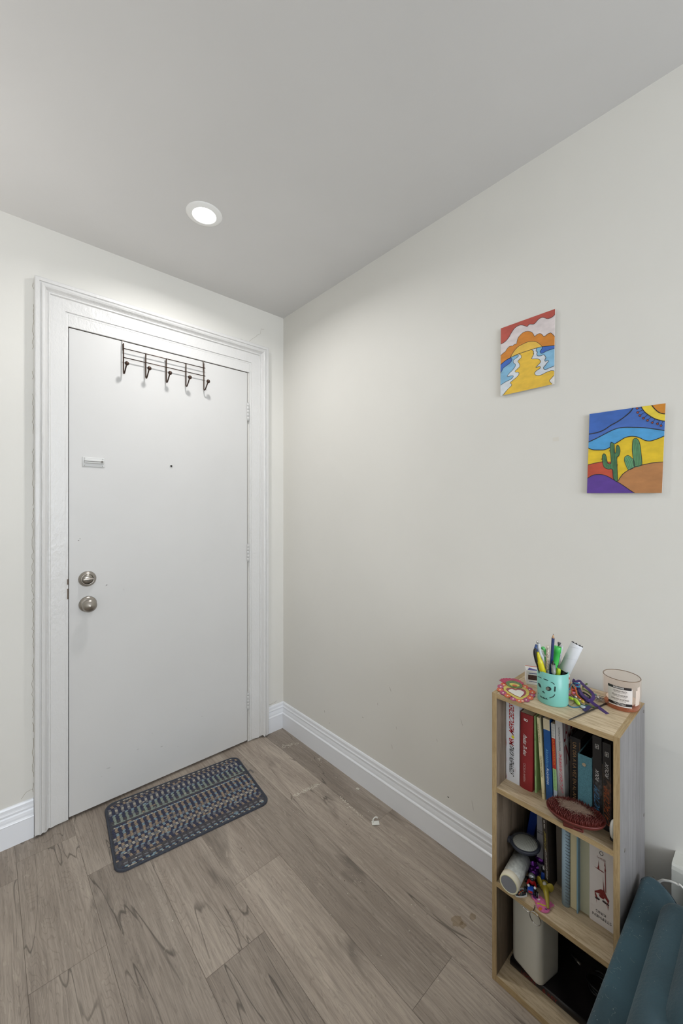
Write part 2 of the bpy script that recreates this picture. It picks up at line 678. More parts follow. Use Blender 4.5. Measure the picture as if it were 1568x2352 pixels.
# hinges (paint-covered), three
M_hinge = mat('painted_hinge', (208, 208, 206), .35, spec=.5)
for (z0, z1) in ((1.796, 1.889), (1.012, 1.105), (.189, .279)):
    mb = MB()
    n5 = (z1 - z0) / 5
    for k in range(5):
        mb.lathe([(.0055, 0), (.0062, .0006), (.0062, n5 - .0016), (.0055, n5 - .001)], (DX1 + .001, YD - .0042, z0 + k * n5), n=12)
    mb.lathe([(.0035, 0), (.005, .003), (.005, .006)], (DX1 + .001, YD - .0042, z0 - .006), n=12)
    mb.lathe([(.005, 0), (.0045, .003), (.002, .005)], (DX1 + .001, YD - .0042, z1), n=12)
    mb.build('hinge', M_hinge, door)
# chain track
mb = MB()
x0, x1, zc = -1.020, -.936, 1.502
mb.box((x0, YD - .003, zc - .021), (x1, YD + .0005, zc + .021), 0, .002)
mb.box((x0 + .006, YD - .011, zc - .006), (x1 - .004, YD - .002, zc + .011), 0, .003, 3)
mb.box((x0 + .006, YD - .0118, zc + .001), (x1 - .012, YD - .0108, zc + .0035), 1)
mb.lathe([(.005, 0), (.005, .0008)], (x1 - .012, YD - .0112, zc + .0022), (0, -1, 0), 12, 1)
for sx_, sz_ in ((x0 + .008, zc + .0155), (x0 + .008, zc - .0155), (x1 - .008, zc + .0155), (x1 - .008, zc - .0155)):
    mb.lathe([(.003, 0), (.003, .001), (.0015, .0018)], (sx_, YD - .003, sz_), (0, -1, 0), 10, 0)
    mb.lathe([(.0009, 0), (.0009, .0003)], (sx_, YD - .0049, sz_), (0, -1, 0), 8, 1)
mb.build('chain_track', [M_hinge, mat('slot_shadow_grey', (120, 118, 112), .6)], door, 'white painted-over door chain track')
# peephole
mb = MB()
mb.lathe([(.0085, 0), (.0085, .0015), (.0055, .0025), (.0052, .001)], (-.653, YD, 1.5083), (0, -1, 0), 20, 0)
mb.lathe([(.0052, 0), (.0052, .0012)], (-.653, YD, 1.5083), (0, -1, 0), 16, 1)
mb.build('peephole', [M_hinge, mat('lens_black', (24, 22, 20), .15)], door, 'tiny black peephole lens')
# deadbolt
mb = MB()
bc = Vector((-1.0015, YD, 1.001))
mb.lathe([(.033, 0), (.033, .003), (.031, .006), (.024, .0135), (.0225, .0145), (.0215, .0130), (0, .0130)], bc, (0, -1, 0), 40)
d = mb.build('deadbolt_rose', M_nickel, door)
mb = MB()
mb.lathe([(.0215, .0128), (.0215, .0136), (.006, .0145), (0, .0145)], bc, (0, -1, 0), 30)
mb.box((bc.x - .0205, YD - .027, bc.z - .0042), (bc.x + .0205, YD - .013, bc.z + .0042), 0, .0035, 3)
mb.build('thumb_turn', M_nickel, d)
# knob
kc = Vector((-1.000, YD, .893))
d = MB().lathe([(.033, 0), (.0335, .003), (.031, .007), (.024, .011), (.016, .013), (.0145, .016), (0, .016)], kc, (0, -1, 0), 40).build('knob_rose', M_nickel, door)
MB().lathe([(.013, .014), (.012, .022), (.014, .027), (.021, .031), (.0262, .037), (.0275, .043), (.0255, .049), (.0185, .0545), (.010, .0585), (.003, .0612), (0, .0618)], kc, (0, -1, 0), 40).build('knob', M_nickel, d)
MB().lathe([(.002, 0), (.002, .002), (0, .002)], kc + Vector((-.024, -.008, .008)), (0, -1, 0), 8).build('release_pin', M_nickel, d)
# scuffs on door (stains with a shape of their own)
mb = MB()
rn = random.Random(11)
for (x, z, w_, h_) in ((-1.034, 1.166, .004, .002), (-1.028, 1.174, .002, .002), (-.93, .965, .008, .003), (-.86, .935, .002, .006), (-.80, .19, .010, .002), (-.74, .24, .002, .006),
                       (-.70, .16, .012, .003), (-.95, .13, .006, .002), (-.92, .155, .014, .003), (-.58, .30, .003, .002), (-.50, .235, .007, .002), (-.62, .13, .005, .002), (-.475, 1.915, .012, .002)):
    for _ in range(3):
        dx, dz = (rn.random() - .5) * w_, (rn.random() - .5) * h_
        q = [(x + dx + w_ * .5 * math.cos(a) * (.6 + .4 * rn.random()), YD - .0002, z + dz + h_ * .5 * math.sin(a) * (.6 + .4 * rn.random())) for a in [i * PI / 4 for i in range(8)]]
        mb.poly(q, 0 if z > 1.1 and z < 1.3 else 1)
mb.build('scuff_marks', [mat('dark_chip', (60, 54, 46), .8), mat('grey_scuff', (186, 185, 182), .7)], door, 'small dark chips and grey scuffs')

# ---------------------------------------------------------------- recessed ceiling light
LC = Vector((-.697, -.502, H))
lt = thing('recessed_ceiling_light', LC - Vector((0, 0, .008)), 'round white recessed light glowing in the ceiling in front of the door', 'ceiling light')
MB().lathe([(.067, 0), (.0665, -.0012), (.060, -.0030), (.0470, -.0062), (.0440, -.0062), (.0430, -.0040), (.0430, 0)], LC, n=48, close=False).build('trim_ring', mat('light_trim_white', (242, 242, 240), .4), lt)
MB().lathe([(.0430, -.0035), (.036, -.0042), (.02, -.0046), (0, -.0048)], LC, n=48, close=False).build('diffuser', emis('led_diffuser', (255, 251, 247), 14.0), lt, 'glowing white lens')
LAMP_AT = LC - Vector((0, 0, .0066))

# ================================================================ OVER-DOOR HOOK RACK
M_bronze = mat('bronze_wire', (74, 58, 50), .38, metal=.75)
hx = [-.8656, -.7725, -.6808, -.5871, -.4961]
YR = -.021
rk = thing('over_door_hook_rack', (-.68, YR, 1.90), 'dark bronze wire rack with five ball-ended hooks hung over the white door', 'hook rack')
for i in (0, 4):
    x = hx[i]
    mb = MB()
    mb.band([(x, .030, DZ - .0005), (x, -.004, DZ + .0012), (x, YD - .006, DZ + .0006), (x, YD - .009, DZ - .006), (x, YR + .004, DZ - .030), (x, YR + .004, DZ - .046)], .0065, .0012, (0, -1, .3))
    mb.build('door_strap', mat('strap_metal', (150, 142, 134), .35, metal=.8), rk)
for z in (2.0195, 1.9790):
    MB().tube([(hx[0] - .002, YR - .003, z), (hx[4] + .006, YR - .003, z)], .0021, 8).build('rail', M_bronze, rk)
for i, x in enumerate(hx):
    top = 2.043 if i in (0, 4) else 2.022
    zb = 1.910
    zl = zb - .004
    pts = [(x, YR, top), (x, YR, 1.98), (x, YR, zb + .014), (x, YR - .0015, zl + .004), (x, YR - .008, zl), (x, YR - .0145, zl + .003), (x, YR - .021, zl + .010), (x, YR - .0385, zl + .031)]
    sgn = [.006, .006, .006, .006, .009][i]
    pts = [(p[0] + max(0, (YR - p[1])) * sgn * 12, p[1], p[2]) for p in pts]
    hk = MB().tube(crom(pts, 4), .0029, 10).build('hook', M_bronze, rk)
    MB().ball(Vector(pts[-1]) + Vector((.001, -.003, .006)), .0092).build('ball_end', M_bronze, hk)
mb = MB()
mb.box((-.686, YD - .004, 2.012), (-.677, YD - .0001, 2.030), 0, .0015)
mb.tube([(-.6815, YD - .003, 2.016), (-.6815, YD - .009, 2.013), (-.6815, YD - .011, 2.018), (-.6815, YD - .011, 2.022)], .0012, 6)
tag(mb.build('adhesive_hook', mat('clear_white_plastic', (214, 214, 212), .3)), 'tiny white adhesive hook stuck on the door behind the wire rack', 'hook')

# ================================================================ DOORMAT
mc = Vector((-.6655, -.2525, 0))
ma = math.radians(-6.0)
dm = thing('doormat', mc, 'dark slate woven doormat with cream, tan and blue stitches before the door', 'doormat', rz=ma)
MU = Vector((math.cos(ma), math.sin(ma), 0)); MV = Vector((-math.sin(ma), math.cos(ma), 0))
LW, LH = .600, .402


def mpt(u, v, z):
    return mc + MU * (u * LW / 2) + MV * (v * LH / 2) + Vector((0, 0, z))


def rr_outline(hw, hh, r, n=8):
    o = []
    for cx, cy, a0 in ((hw - r, hh - r, 0), (-hw + r, hh - r, 90), (-hw + r, -hh + r, 180), (hw - r, -hh + r, 270)):
        for k in range(n + 1):
            a = math.radians(a0 + 90 * k / n)
            o.append((cx + r * math.cos(a), cy + r * math.sin(a)))
    return o


M_slate = mat('slate_mat', (66, 67, 74), .95, var=.15, vscale=90, bump=.6, bscale=500)
outl = rr_outline(LW / 2, LH / 2, .04)
MB().prism([mc + MU * a + MV * b + Vector((0, 0, .0005)) for a, b in outl], (0, 0, .0045)).build('backing', M_slate, dm)
MB().tube([mc + MU * a + MV * b + Vector((0, 0, .0048)) for a, b in rr_outline(LW / 2 - .004, LH / 2 - .004, .038)] + [mc + MU * (LW / 2 - .004) + MV * (LH / 2 - .042) + Vector((0, 0, .0048))], .0040, 8, caps=False).build('bound_edge', mat('slate_binding', (62, 66, 76), .9, bump=.6, bscale=400), dm)
cols = [('cream_yarn', (168, 162, 150)), ('tan_yarn', (148, 131, 113)), ('navy_yarn', (58, 61, 82)), ('pale_blue_yarn', (126, 146, 156)), ('grey_yarn', (116, 116, 120)), ('charcoal_yarn', (80, 77, 80)), ('sage_yarn', (134, 144, 134))]
YM = [mat(a, c, .95, var=.12, vscale=200) for a, c in cols]
# rows: (colour a, colour b) alternating along the row, period share, phase
rows = [(0, 5, .55, 0), (5, 5, 1, 0), (1, 2, .5, .0), (2, 4, .5, .0), (0, 2, .5, .5), (4, 2, .5, .5), (3, 2, .6, .1), (6, 2, .5, .0), (6, 2, .5, .0), (6, 5, .5, .0), (6, 6, .9, .0), (5, 5, 1, 0), (2, 5, .8, 0),
        (3, 0, .6, .2), (1, 2, .5, .0), (1, 2, .5, .0), (3, 2, .5, .0), (1, 2, .5, .0), (1, 4, .5, .0), (3, 2, .5, .05), (1, 2, .55, .5), (0, 4, .5, .0), (1, 2, .5, .5), (3, 2, .7, .2), (4, 2, .5, 0), (1, 2, .45, .3), (5, 5, 1, 0), (5, 5, 1, 0), (4, 5, .7, .2), (5, 5, 1, 0), (3, 2, .6, .3), (0, 5, .35, .7)]
mb = MB()
rn = random.Random(2)
rows = [q for i, r_ in enumerate(rows) for q in ([r_] if r_[2] > .56 or i in (0, 31) else [r_, r_])]
NR = len(rows)
PER = 26
for r, (a, b, sh, ph) in enumerate(rows):
    v = .94 - 1.88 * r / (NR - 1)
    rowh = 1.88 / NR * LH / 2 * .95
    e = .010 + (.03 if r in (0, NR - 1) else (.012 if r in (1, NR - 2) else 0))
    ph += (rn.random() - .5) * .16
    for k in range(-PER // 2, PER // 2 + 1):
        for col, s0, s1 in ((a, 0, sh), (b, sh, 1)):
            if s1 - s0 < .02:
                continue
            u0 = (k + ph + s0) * 2 / PER
            u1 = (k + ph + s1) * 2 / PER
            if u0 < -1 + e * 2.4 or u1 > 1 - e * 2.4:
                continue
            L_ = (u1 - u0) * LW / 2
            uc = (u0 + u1) / 2
            jx = (rn.random() - .5) * .0015
            jy = (rn.random() - .5) * .0012
            M = Matrix.Translation(mpt(uc, v, .0052) + MU * jx + MV * jy) @ Matrix.Rotation(ma + (rn.random() - .5) * .12, 4, 'Z')
            bm = bmesh.new()
            bmesh.ops.create_uvsphere(bm, u_segments=7, v_segments=5, radius=1)
            for q in bm.verts:
                pw = lambda t_: math.copysign(abs(t_) ** .6, t_)
                q.co = Vector((pw(q.co.x) * L_ * .50, pw(q.co.y) * rowh * .46, q.co.z * .0022))
            cc_ = col if rn.random() > .06 else rn.choice((0, 1, 3, 4, 5))
            mb.frombm(bm, cc_, True, M)
tag(mb.build('woven_stitches', YM, dm), kind='stuff')
for u, v, du, dv in ((1.0, .25, .022, -.016), (1.0, .22, .018, -.020), (-.99, -.3, -.008, .006)):
    p = mpt(u, v, .004)
    MB().tube(crom([p, p + MU * du * .5 + MV * .003 + UP * .003, p + MU * du + MV * dv], 4), .0008, 5).build('frayed_thread', mat('slate_binding', (62, 66, 76)), dm)

# ================================================================ SMALL THINGS ON THE FLOOR
pc = on('z', .002, 862, 1891)
mb = MB()
Mx = Matrix.Translation(pc) @ Matrix.Rotation(math.radians(-38), 4, 'Z')
mb.box((-.0155, -.0105, 0), (.0155, .0105, .0028), 0, .001, 2, M=Mx)
hkp = [Mx @ Vector(p) for p in ((-.009, .002, .003), (-.008, .012, .006), (0, .018, .010), (.008, .017, .011), (.011, .013, .011))]
mb.tube(crom(hkp, 4), .0026, 8)
tag(mb.build('broken_hook', mat('white_plastic', (226, 226, 220), .35)), 'small broken white plastic hook lying on the floor planks', 'hook')
pc = on('z', .001, 821, 1812)
tag(MB().box((-.006, -.007, 0), (.006, .007, .0008), 0, 0, M=Matrix.Translation(pc) @ Matrix.Rotation(.4, 4, 'Z') @ Matrix.Rotation(.1, 4, 'X')).build('paper_scrap', mat('paper_scrap_white', (196, 190, 176), .8)), 'tiny torn paper scrap on the dark plank by the baseboard', 'paper scrap')
mb = MB()
rn = random.Random(21)


def crumb(p, r, mi):
    bm = bmesh.new()
    bmesh.ops.create_icosphere(bm, subdivisions=1, radius=r)
    for q in bm.verts:
        q.co = Vector((q.co.x * (.7 + rn.random() * .7), q.co.y * (.7 + rn.random() * .7), q.co.z * .5 + r * .35)) + Vector(p)
    mb.frombm(bm, mi)


for _ in range(150):
    x, y = -.03 - abs(rn.gauss(0, .28)), -rn.random() * 1.5
    if x < -1.2 or (-.95 < x < -.33 and y > -.5) or (x > -.30 and y < -1.44):
        continue
    crumb((x, y, 0), .0006 + rn.random() * .0011, 0 if rn.random() < .8 else 1)
for px0, py0, px1, py1, c in ((648, 1714, 684, 1708, 70), (675, 1828, 736, 1800, 150), (780, 1832, 835, 1880, 60), (730, 1742, 740, 1750, 14), (1000, 1790, 1010, 1800, 0)):
    for i in range(c):
        t = rn.random()
        p = on('z', 0, px0 + (px1 - px0) * t + rn.gauss(0, 2.5), py0 + (py1 - py0) * t + rn.gauss(0, 2.0))
        crumb((p.x, p.y, 0), .0007 + rn.random() * .0019, 0)
tag(mb.build('plaster_crumbs', [mat('plaster_crumb', (205, 198, 184), .9), mat('brown_crumb', (70, 52, 38), .9)]), 'pale plaster crumbs and specks scattered over the floor planks', 'crumbs', kind='stuff')
mb = MB()
for cx, cy, r in ((1049, 2115, 20), (1085, 2105, 12), (1062, 2125, 12)):
    c = on('z', .0003, cx, cy)
    mb.poly([c + Vector((math.cos(a) * .0011 * r * (.7 + .5 * rn.random()), math.sin(a) * .0009 * r * (.7 + .5 * rn.random()), 0)) for a in [i * PI / 7 for i in range(14)]])
m_st = D.materials.new('ochre_stain')
m_st.use_nodes = True
nt = m_st.node_tree
tr = nt.nodes.new('ShaderNodeBsdfTransparent')
mx = nt.nodes.new('ShaderNodeMixShader')
mx.inputs[0].default_value = .25
bs = nt.nodes['Principled BSDF']
bs.inputs['Base Color'].default_value = rgb((150, 118, 50))
nt.links.new(tr.outputs[0], mx.inputs[1]); nt.links.new(bs.outputs[0], mx.inputs[2])
nt.links.new(mx.outputs[0], nt.nodes['Material Output'].inputs['Surface'])
tag(mb.build('floor_stain', m_st), 'faint ochre stain on the floor planks left of the bookcase', 'stain')

# wall marks
mb = MB()
for (x, y, l, w_, a, mi) in ((896, 1583, 11, 1.5, 1.1, 0), (1029, 1831, 4, 2.5, .4, 1), (745, 1634, 5, 2, 1.2, 0), (867, 1617, 6, 1.5, 1.6, 0), (910, 1672, 6, 1.3, 1.3, 0), (900, 1715, 10, 1.2, 1.4, 0), (1060, 1660, 14, 1.2, 1.2, 0),
                             (1085, 1850, 20, 1.0, 1.35, 0), (833, 1648, 4, 2, .2, 0), (1500, 2015, 5, 3, .2, 0), (1003, 1700, 6, 1.2, 1.0, 0), (757, 1661, 4, 1.2, .9, 0)):
    c = on('x', -.0006, x, y)
    dpx = (c - CAM).dot(FW) / F_PX
    ll, ww = l * dpx * 1.1, w_ * dpx
    mb.poly([c + Vector((0, math.cos(a) * ll / 2 * math.cos(t) - math.sin(a) * ww / 2 * math.sin(t), math.sin(a) * ll / 2 * math.cos(t) + math.cos(a) * ww / 2 * math.sin(t))) for t in [i * PI / 6 for i in range(12)]], mi)
c = on('x', -.0006, 1276, 1009)
mb.poly([c + Vector((0, .009, .006)), c + Vector((0, -.008, .0065)), c + Vector((0, -.009, -.006)), c + Vector((0, .0085, -.005))], 2)
o = mb.build('wall_scuffs', [mat('wall_scuff', (188, 183, 174), .8), mat('dark_speck', (58, 50, 44), .8), mat('plaster_patch', (221, 217, 208), .7)])
tag(o, 'small grey scuffs and specks low on the cream wall', 'wall marks', kind='stuff')

# hairline cracks in the plaster beside the casing and above the baseboard
mb = MB()
rn = random.Random(40)


def crack(pts, wob, r=.0005, ax='y', gap=.0):
    out = []
    for i in range(len(pts) - 1):
        a, b = Vector(pts[i]), Vector(pts[i + 1])
        k = max(2, int((b - a).length / .012))
        for j in range(k):
            p = a.lerp(b, j / k)
            out.append(p + Vector(((rn.random() - .5) * wob, 0, (rn.random() - .5) * wob)) if ax == 'y' else p + Vector((0, (rn.random() - .5) * wob, (rn.random() - .5) * wob)))
    seg = []
    for p in out:
        if rn.random() < gap:
            if len(seg) > 2:
                mb.tube(seg, r, 4)
            seg = []
        else:
            seg.append(p)
    if len(seg) > 2:
        mb.tube(seg, r, 4)


crack([(-1.1845, -.0002, 2.20), (-1.1850, -.0002, 1.30)], .006, .0005, 'y', .10)
crack([(-1.1850, -.0002, 1.30), (-1.1860, -.0002, .45)], .010, .0005, 'y', .05)
crack([(-1.1850, -.0002, .45), (-1.1850, -.0002, .16)], .006, .0006, 'y', .05)
crack([(-1.1850, -.0002, .185), (-1.205, -.0002, .182), (-1.228, -.0002, .150)], .003, .0005)
crack([(-1.12, -.0002, 2.2250), (-.20, -.0002, 2.2250)], .004, .0006, 'y', .22)
crack([(-.285, -.0002, 2.236), (-.16, -.0002, 2.232), (-.118, -.0002, 2.226)], .004, .0004, 'y', .06)
crack([(-.225, -.0002, 2.238), (-.205, -.0002, 2.262), (-.155, -.0002, 2.305), (-.150, -.0002, 2.330), (-.115, -.0002, 2.338)], .005, .0004)
crack([(-.108, -.0002, .158), (-.060, -.0002, .162), (-.030, -.0002, .170)], .004, .0007)
o = mb.build('plaster_cracks', mat('crack_beige', (158, 148, 128), .9))
tag(o, 'fine beige plaster cracks along the door casing and above the corner baseboard', 'cracks', kind='stuff')

# ================================================================ PAINTINGS
def clip(poly, quad):
    """Sutherland-Hodgman in 2D"""
    def area(q):
        return sum(q[i][0] * q[(i + 1) % len(q)][1] - q[(i + 1) % len(q)][0] * q[i][1] for i in range(len(q)))
    if area(quad) < 0:
        quad = quad[::-1]
    out = [tuple(p) for p in poly]
    for i in range(len(quad)):
        a, b = quad[i], quad[(i + 1) % len(quad)]
        inp, out = out, []
        if not inp:
            break
        side = lambda p: (b[0] - a[0]) * (p[1] - a[1]) - (b[1] - a[1]) * (p[0] - a[0])
        for j in range(len(inp)):
            p, q = inp[j], inp[(j + 1) % len(inp)]
            sp, sq = side(p), side(q)
            if sp >= 0:
                out.append(p)
            if (sp >= 0) != (sq >= 0):
                t = sp / (sp - sq)
                out.append((p[0] + (q[0] - p[0]) * t, p[1] + (q[1] - p[1]) * t))
    return out


def painting(name, label, sc, ox, oy, quad, regions, lines, T=.0085, extra=None):
    P = lambda p, d: on('x', -T - d, ox + p[0] / sc, oy + p[1] / sc)
    c = [P(q, 0) for q in quad]
    root = thing(name, (0, sum(v.y for v in c) / 4, min(v.z for v in c)), label, 'painting', 'small hand painted canvases on the wall')
    MB().prism(c, (.0018, 0, 0)).build('canvas', mat('canvas_edge', (222, 218, 210), .8), root)
    cen = (c[0] + c[1] + c[2] + c[3]) / 4
    MB().prism([cen + (q - cen) * .72 + Vector((.0028, 0, 0)) for q in c], (T - .0028, 0, 0)).build('mounting_pad', mat('foam_pad', (180, 178, 172), .9), root)
    mats, idx = [], {}
    mb = MB()

    def mi(col):
        if col not in idx:
            idx[col] = len(mats)
            mats.append(mat('paint_%s_%s_%s' % col, col, .55, var=.05, vscale=60, stretch=(1, .5, 1)))
        return idx[col]
    d = .00015
    for col, pts, smooth in regions:
        pp = [(v.x, v.y) for v in crom([(a, b, 0) for a, b in pts], 4, True)] if smooth == 2 else pts
        if smooth == 1:
            pp = [(v.x, v.y) for v in crom([(a, b, 0) for a, b in pts], 4)]
        q = clip(pp, quad)
        if len(q) > 2:
            mb.poly([P(p, d) for p in q], mi(col))
            d += .00003
    d += .0001
    for wd, pts in lines:
        pp = [(v.x, v.y) for v in crom([(a, b, 0) for a, b in pts], 4)] if len(pts) > 2 else pts
        for i in range(len(pp) - 1):
            a, b = Vector(pp[i]), Vector(pp[i + 1])
            if (b - a).length < 1e-4:
                continue
            t = (b - a).normalized()
            nn = Vector((-t.y, t.x)) * wd / 2
            e = t * wd * .22
            q = clip([tuple(a + nn - e), tuple(b + nn + e), tuple(b - nn + e), tuple(a - nn - e)], quad)
            if len(q) > 2:
                mb.poly([P(p, d) for p in q], mi((46, 46, 52)))
        d += .00001
    mb.build('painted_surface', mats, root)
    return root


R1 = [(1400, 235), (1350, 285), (1300, 315), (1220, 335), (1160, 315), (1110, 305), (1060, 315), (1000, 355), (940, 425), (890, 465), (800, 465), (765, 490), (735, 520), (690, 510), (620, 490), (560, 490), (480, 525), (410, 590), (340, 700), (290, 790), (200, 890), (100, 948)]
CL = [(100, 1220), (160, 1160), (215, 1120), (235, 1080), (290, 1015), (340, 990), (385, 990), (420, 955), (482, 935)]
CM = [(482, 935), (490, 880), (520, 790), (590, 705), (670, 650), (760, 635), (840, 655), (880, 700), (912, 765)]
CR = [(912, 765), (950, 730), (1000, 700), (1050, 690), (1090, 715), (1135, 765)]
CQ = [(1135, 765), (1180, 740), (1230, 700), (1300, 675), (1350, 715), (1400, 765)]
HZ = [(1410, 975), (1250, 990), (1100, 1005), (900, 1055), (700, 1120), (540, 1175), (330, 1270), (200, 1350), (98, 1438)]
SN = [(330, 1268), (400, 1140), (500, 1020), (600, 960), (730, 900), (860, 878), (960, 895), (1040, 950), (1097, 1005)]
DB = [(90, 1445), (200, 1350), (320, 1285), (360, 1290), (370, 1320), (330, 1390), (240, 1460), (160, 1520), (130, 1580), (90, 1650)]
LB = [(330, 1272), (430, 1222), (500, 1208), (527, 1225), (500, 1260), (430, 1310), (400, 1340), (410, 1400), (455, 1430), (440, 1490), (380, 1570), (300, 1650), (260, 1700), (265, 1725), (330, 1710), (390, 1705), (400, 1725), (340, 1790), (200, 1860), (85, 1940)]
YL = [(540, 1180), (590, 1220), (590, 1270), (530, 1330), (515, 1370), (550, 1420), (555, 1480), (500, 1540), (445, 1590), (455, 1620), (520, 1620), (540, 1650), (510, 1710), (420, 1790), (335, 1860), (330, 1880), (360, 1910), (350, 1950), (250, 2050), (140, 2185)]
YR_ = [(1400, 1595), (1320, 1580), (1200, 1620), (1080, 1680), (990, 1700), (930, 1680), (915, 1640), (960, 1580), (1040, 1530), (1050, 1490), (1020, 1480), (945, 1505), (980, 1460), (1040, 1400), (1055, 1350), (1020, 1310), (960, 1298), (850, 1300), (845, 1280), (880, 1210), (895, 1165), (875, 1160), (890, 1120), (840, 1075)]
RB = [(965, 1040), (950, 1110), (980, 1135), (965, 1180), (985, 1225), (1060, 1225), (1130, 1200), (1170, 1240), (1180, 1280), (1155, 1330), (1170, 1355), (1230, 1335), (1240, 1360), (1180, 1440), (1125, 1510), (1150, 1550), (1200, 1545), (1400, 1460)]
RD = [(1095, 1008), (1085, 1060), (1045, 1120), (1060, 1160), (1110, 1160), (1200, 1110), (1400, 1042)]
WC = [(1400, 1675), (1310, 1770), (1268, 1830), (1332, 1897)]
Q1 = [(103, 567), (1405, 98), (1380, 1900), (92, 2190)]
ORG, YEL, RED1, SKB, DKB, LAV = (212, 134, 48), (232, 190, 66), (184, 84, 72), (132, 184, 216), (62, 106, 190), (222, 212, 212)
painting('sunset_painting', 'canvas with a yellow sunset over a blue sea, hung higher of the two', 10.453, 1140, 700, Q1,
         [(LAV, Q1, 0), (RED1, R1 + [(60, 400), (700, 100), (1450, 60)], 0),
          (ORG, CL + CM + CR + CQ + HZ, 0),
          ((214, 220, 226), HZ + [(60, 1500), (60, 2250), (1450, 2250), (1450, 960)], 0),
          (SKB, [(60, 1460)] + LB[:] + [(60, 1960)], 0), (DKB, DB + [(60, 1650), (60, 1450)], 0),
          (SKB, RB + [(1450, 1450), (1450, 970), (1100, 1005)], 0), (DKB, RD + [(1450, 1030), (1450, 970), (1250, 985)], 0),
          (YEL, YL + [(140, 2300), (1450, 2300), (1450, 1600)] + YR_, 0), ((228, 226, 222), WC + [(1332, 1960), (1450, 1960), (1450, 1660)], 0), ((232, 190, 80), SN + [(1100, 1005), (900, 1055), (700, 1120), (540, 1175)], 0)],
         [(10, R1), (7, CL), (7, CM), (9, CR), (10, CQ), (12, HZ), (9, SN), (9, DB), (8, LB), (8, YL), (10, YR_), (11, RB), (10, RD), (9, WC)])
A1 = [(890, 130), (840, 200), (740, 290), (600, 385), (480, 450), (380, 520), (250, 575), (85, 605)]
A2 = [(85, 748), (250, 670), (400, 590), (560, 515), (700, 485), (900, 482), (1100, 490), (1300, 515), (1480, 542)]
A3 = [(80, 852), (160, 885), (270, 890), (380, 885), (460, 850), (560, 780), (650, 725), (740, 670), (840, 645), (940, 650), (1020, 675), (1100, 715), (1190, 728), (1300, 700), (1470, 630)]
S1 = [(1030, 100), (1070, 170), (1140, 240), (1250, 310), (1350, 350), (1490, 376)]
S2 = [(1222, 80), (1280, 150), (1350, 210), (1420, 235), (1490, 242)]
RHL = [(60, 1165), (160, 1135), (260, 1115), (350, 1100)]
PH = [(60, 1405), (160, 1345), (250, 1330), (340, 1335), (430, 1365), (520, 1415), (600, 1460), (700, 1520), (800, 1590), (930, 1675)]
BH = [(615, 1455), (700, 1330), (820, 1245), (930, 1195), (1100, 1150), (1250, 1120), (1450, 1105)]
C1 = [(480, 780), (500, 757), (535, 765), (550, 800), (560, 940), (580, 930), (585, 850), (600, 815), (625, 810), (650, 860), (655, 920), (635, 990), (600, 1030), (600, 1150), (608, 1440), (560, 1435), (530, 1380), (515, 1240), (440, 1235), (370, 1200), (345, 1130), (335, 1010), (350, 970), (385, 965), (405, 1010), (430, 1120), (450, 1135), (490, 1130), (490, 1000), (475, 900)]
C2 = [(880, 760), (895, 700), (930, 680), (970, 695), (1005, 760), (1030, 900), (1050, 1155), (920, 1190), (895, 1060), (875, 900)]
C3 = [(730, 1080), (740, 1020), (780, 990), (820, 995), (870, 1040), (900, 1070), (915, 1190), (815, 1248), (770, 1190)]
RAY = [((1032, 130), (962, 140)), ((1050, 172), (972, 215)), ((1090, 215), (1012, 270)), ((1145, 260), (1075, 318)), ((1215, 295), (1150, 358)), ((1290, 330), (1235, 397)), ((1370, 358), (1328, 420)), ((1425, 370), (1392, 452))]
Q2 = [(105, 243), (1475, 48), (1408, 1665), (58, 1668)]
dots = [((190, 82, 66), [(b[0] + 20 * math.cos(t), b[1] + 17 * math.sin(t)) for t in [i * PI / 5 for i in range(10)]], 0) for a, b in RAY]
dlines = []
for a, b in RAY:
    k = [(b[0] + 21 * math.cos(t), b[1] + 18 * math.sin(t)) for t in [i * PI / 5 for i in range(11)]]
    for i in range(10):
        dlines.append((9, [k[i], k[i + 1]]))
    l = Vector(b) - Vector(a); l.normalize()
    dlines.append((8, [a, tuple(Vector(b) - l * 18)]))
strp = []
for (x0, y0, x1, y1) in ((505, 800, 535, 1400), (525, 790, 565, 1420), (545, 880, 585, 1400), (365, 990, 385, 1160), (380, 1040, 420, 1200), (600, 840, 600, 960), (625, 850, 620, 980), (430, 1160, 440, 1225), (470, 1160, 475, 1225),
                         (905, 720, 925, 1170), (930, 700, 955, 1170), (955, 710, 985, 1160), (975, 760, 1015, 1155), (765, 1030, 840, 1220), (795, 1010, 870, 1200), (830, 1020, 895, 1180), (745, 1060, 810, 1220)):
    strp.append((4, [(x0, y0), ((x0 + x1) / 2 + 5, (y0 + y1) / 2 - 15), (x1, y1)]))
for (x, y) in ((495, 757), (362, 962), (605, 808), (468, 908), (325, 1058), (625, 1005), (605, 1160), (605, 1180)):
    for t in (-2.4, -1.6, -.8, 2.8):
        strp.append((4, [(x, y), (x + 16 * math.cos(t), y + 14 * math.sin(t))]))
